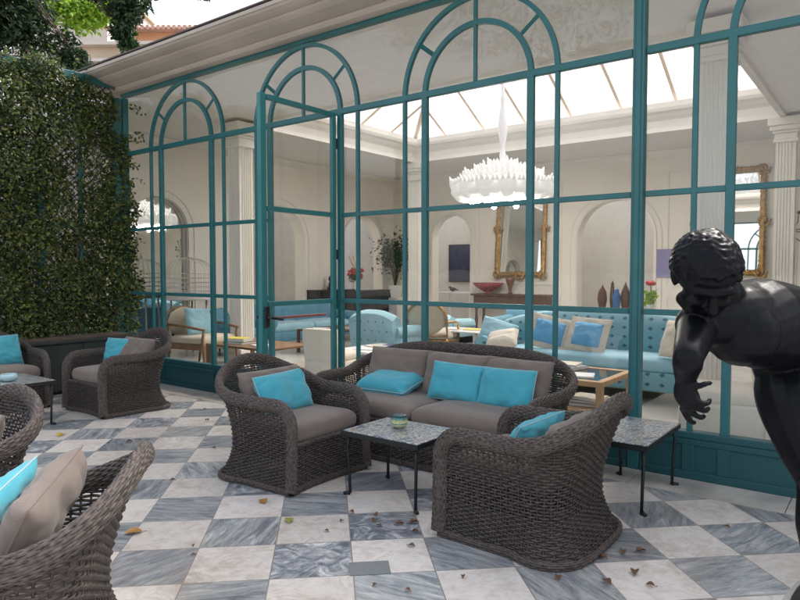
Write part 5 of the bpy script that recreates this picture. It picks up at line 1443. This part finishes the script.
for k in range(4): a = PI / 4 + k * PI / 2; MB().tube([(.30 * math.cos(a), .30 * math.sin(a), .96), (.34 * math.cos(a), .34 * math.sin(a), 0)], .018, 8).build('leg', M['wirewhite'], bc, smooth=True)
# feather / horn decoration behind the damask sofa on a console
sb = block_table('sofa_table', 'narrow cream table behind the damask sofa carrying the tall brown vases', -3.9, -1.9, 8.75, 9.15, .92, 'wood', shelf=.3)
for (x, h, lb) in ((-3.27, .37, 'left brown pointed leaf-shaped vase on the sofa table'), (-3.13, .42, 'thin brown pointed vase in the middle on the sofa table'), (-2.95, .40, 'right brown pointed vase on the sofa table')):
    v = thing('pointed_vase', lb, 'vase', (x, 8.92, .92)); r0 = .055 if h != .42 else .03
    MB().lathe([(.03, 0), (r0 * .9, .04), (r0 * 1.25, .16), (r0, .26), (.02, h - .05), (.004, h)], 18).build('vase_body', M['browncer'], v, smooth=True)
v = thing('blue_figure', 'bright blue glass figure between the brown pointed vases', 'figurine', (-3.05, 8.86, .92)); MB().lathe([(.04, 0), (.045, .05), (.05, .14), (.06, .2), (.03, .26), (.035, .29), (0, .31)], 14).build('figure_body', M['bluecloth'], v, smooth=True)
v = thing('potted_flower', 'single red flower with green leaves right of the brown vases', 'flower', (-2.62, 8.92, .92))
MB().lathe([(.05, 0), (.06, .10), (.05, .10), (0, .09)], 14).build('pot', M['white_paint'], v, smooth=True); MB().tube([(0, 0, .08), (.01, 0, .25), (0, 0, .36)], .007, 6).build('stem', M['greenstem'], v)
o = MB(); [o.sell((.035 * math.cos(k * 1.26), .035 * math.sin(k * 1.26), .38 + .01 * (k % 2)), (.035, .035, .03), n=8, m=5) for k in range(5)]; o.build('red_flower', M['redflower'], v, smooth=True)
leaf_cloud([(R2.gauss(0, .04), R2.gauss(0, .04), R2.uniform(.12, .3)) for _ in range(60)], [(0, -1, .5)] * 60, .09, R2).build('foliage', M['leaf_lime'], v)
# wall sconce
for x, lb in ((-1.55, 'branching iron and crystal wall light right of the second gilt mirror'),):
    t = thing('wall_sconce', lb, 'wall light', (x, WY1 - .02, 2.2)); o = MB()
    for k in range(9):
        a = k * .75; o.tube([(0, -.03, 0), (.14 * math.cos(a), -.10, .18 * math.sin(a)), (.24 * math.cos(a + .3), -.14, .34 * math.sin(a + .3))], .008, 5); o.sell((.24 * math.cos(a + .3), -.14, .34 * math.sin(a + .3)), (.03, .02, .03), n=8, m=5)
    o.build('branch', M['iron'], t, smooth=True)
rg = MB().rbox(-7.6, -2.2, 6.9, 10.9, .0023, .012, .003, 1).build('rug', M['rug']); tag(rg, 'large taupe rug on the lounge floor under the blue seats', 'rug')

# ------------------------------------------------------------------ light, sky, camera
SUN_EL, SUN_AZ = 53, 8         # degrees; azimuth from +Y towards +X
w = bpy.data.worlds.new('World'); scene.world = w; w.use_nodes = True
nt = w.node_tree; bg = nt.nodes['Background']; sky = nt.nodes.new('ShaderNodeTexSky'); sky.sky_type = 'NISHITA'; sky.sun_disc = False
sky.sun_elevation = math.radians(SUN_EL); sky.sun_rotation = math.radians(SUN_AZ)
sky.air_density = 1.0; sky.dust_density = 5.0; sky.ozone_density = .6
hs = nt.nodes.new('ShaderNodeHueSaturation'); hs.inputs['Saturation'].default_value = .45
nt.links.new(sky.outputs[0], hs.inputs['Color']); nt.links.new(hs.outputs[0], bg.inputs[0]); bg.inputs[1].default_value = .15
sl = bpy.data.lights.new('sun', 'SUN'); sl.energy = .5; sl.angle = math.radians(11); sl.color = (1, .95, .87)
so = bpy.data.objects.new('sun', sl); col.objects.link(so)
el, az = math.radians(SUN_EL), math.radians(SUN_AZ)
dv = Vector((math.sin(az) * math.cos(el), math.cos(az) * math.cos(el), math.sin(el)))
so.rotation_euler = dv.to_track_quat('Z', 'Y').to_euler()
cd = bpy.data.cameras.new('camera'); cam = bpy.data.objects.new('camera', cd); col.objects.link(cam)
cd.sensor_width = 36; cd.lens = 653.7 / 800 * 36; cd.clip_end = 2000; cd.clip_start = .05
cam.location = (0, 0, 1.464); cam.rotation_euler = (PI / 2 - .0442, 0, math.radians(37.34)); scene.camera = cam
scene.view_settings.view_transform = 'Standard'; scene.view_settings.look = 'None'
scene.view_settings.exposure = 1.74; scene.view_settings.gamma = 1; scene.view_settings.use_curve_mapping = False
scene.render.engine = 'CYCLES'; c = scene.cycles
c.max_bounces = 10; c.diffuse_bounces = 6; c.glossy_bounces = 5; c.transparent_max_bounces = 24; c.transmission_bounces = 8
c.use_denoising = True; c.sample_clamp_indirect = 8; c.caustics_reflective = False; c.caustics_refractive = False
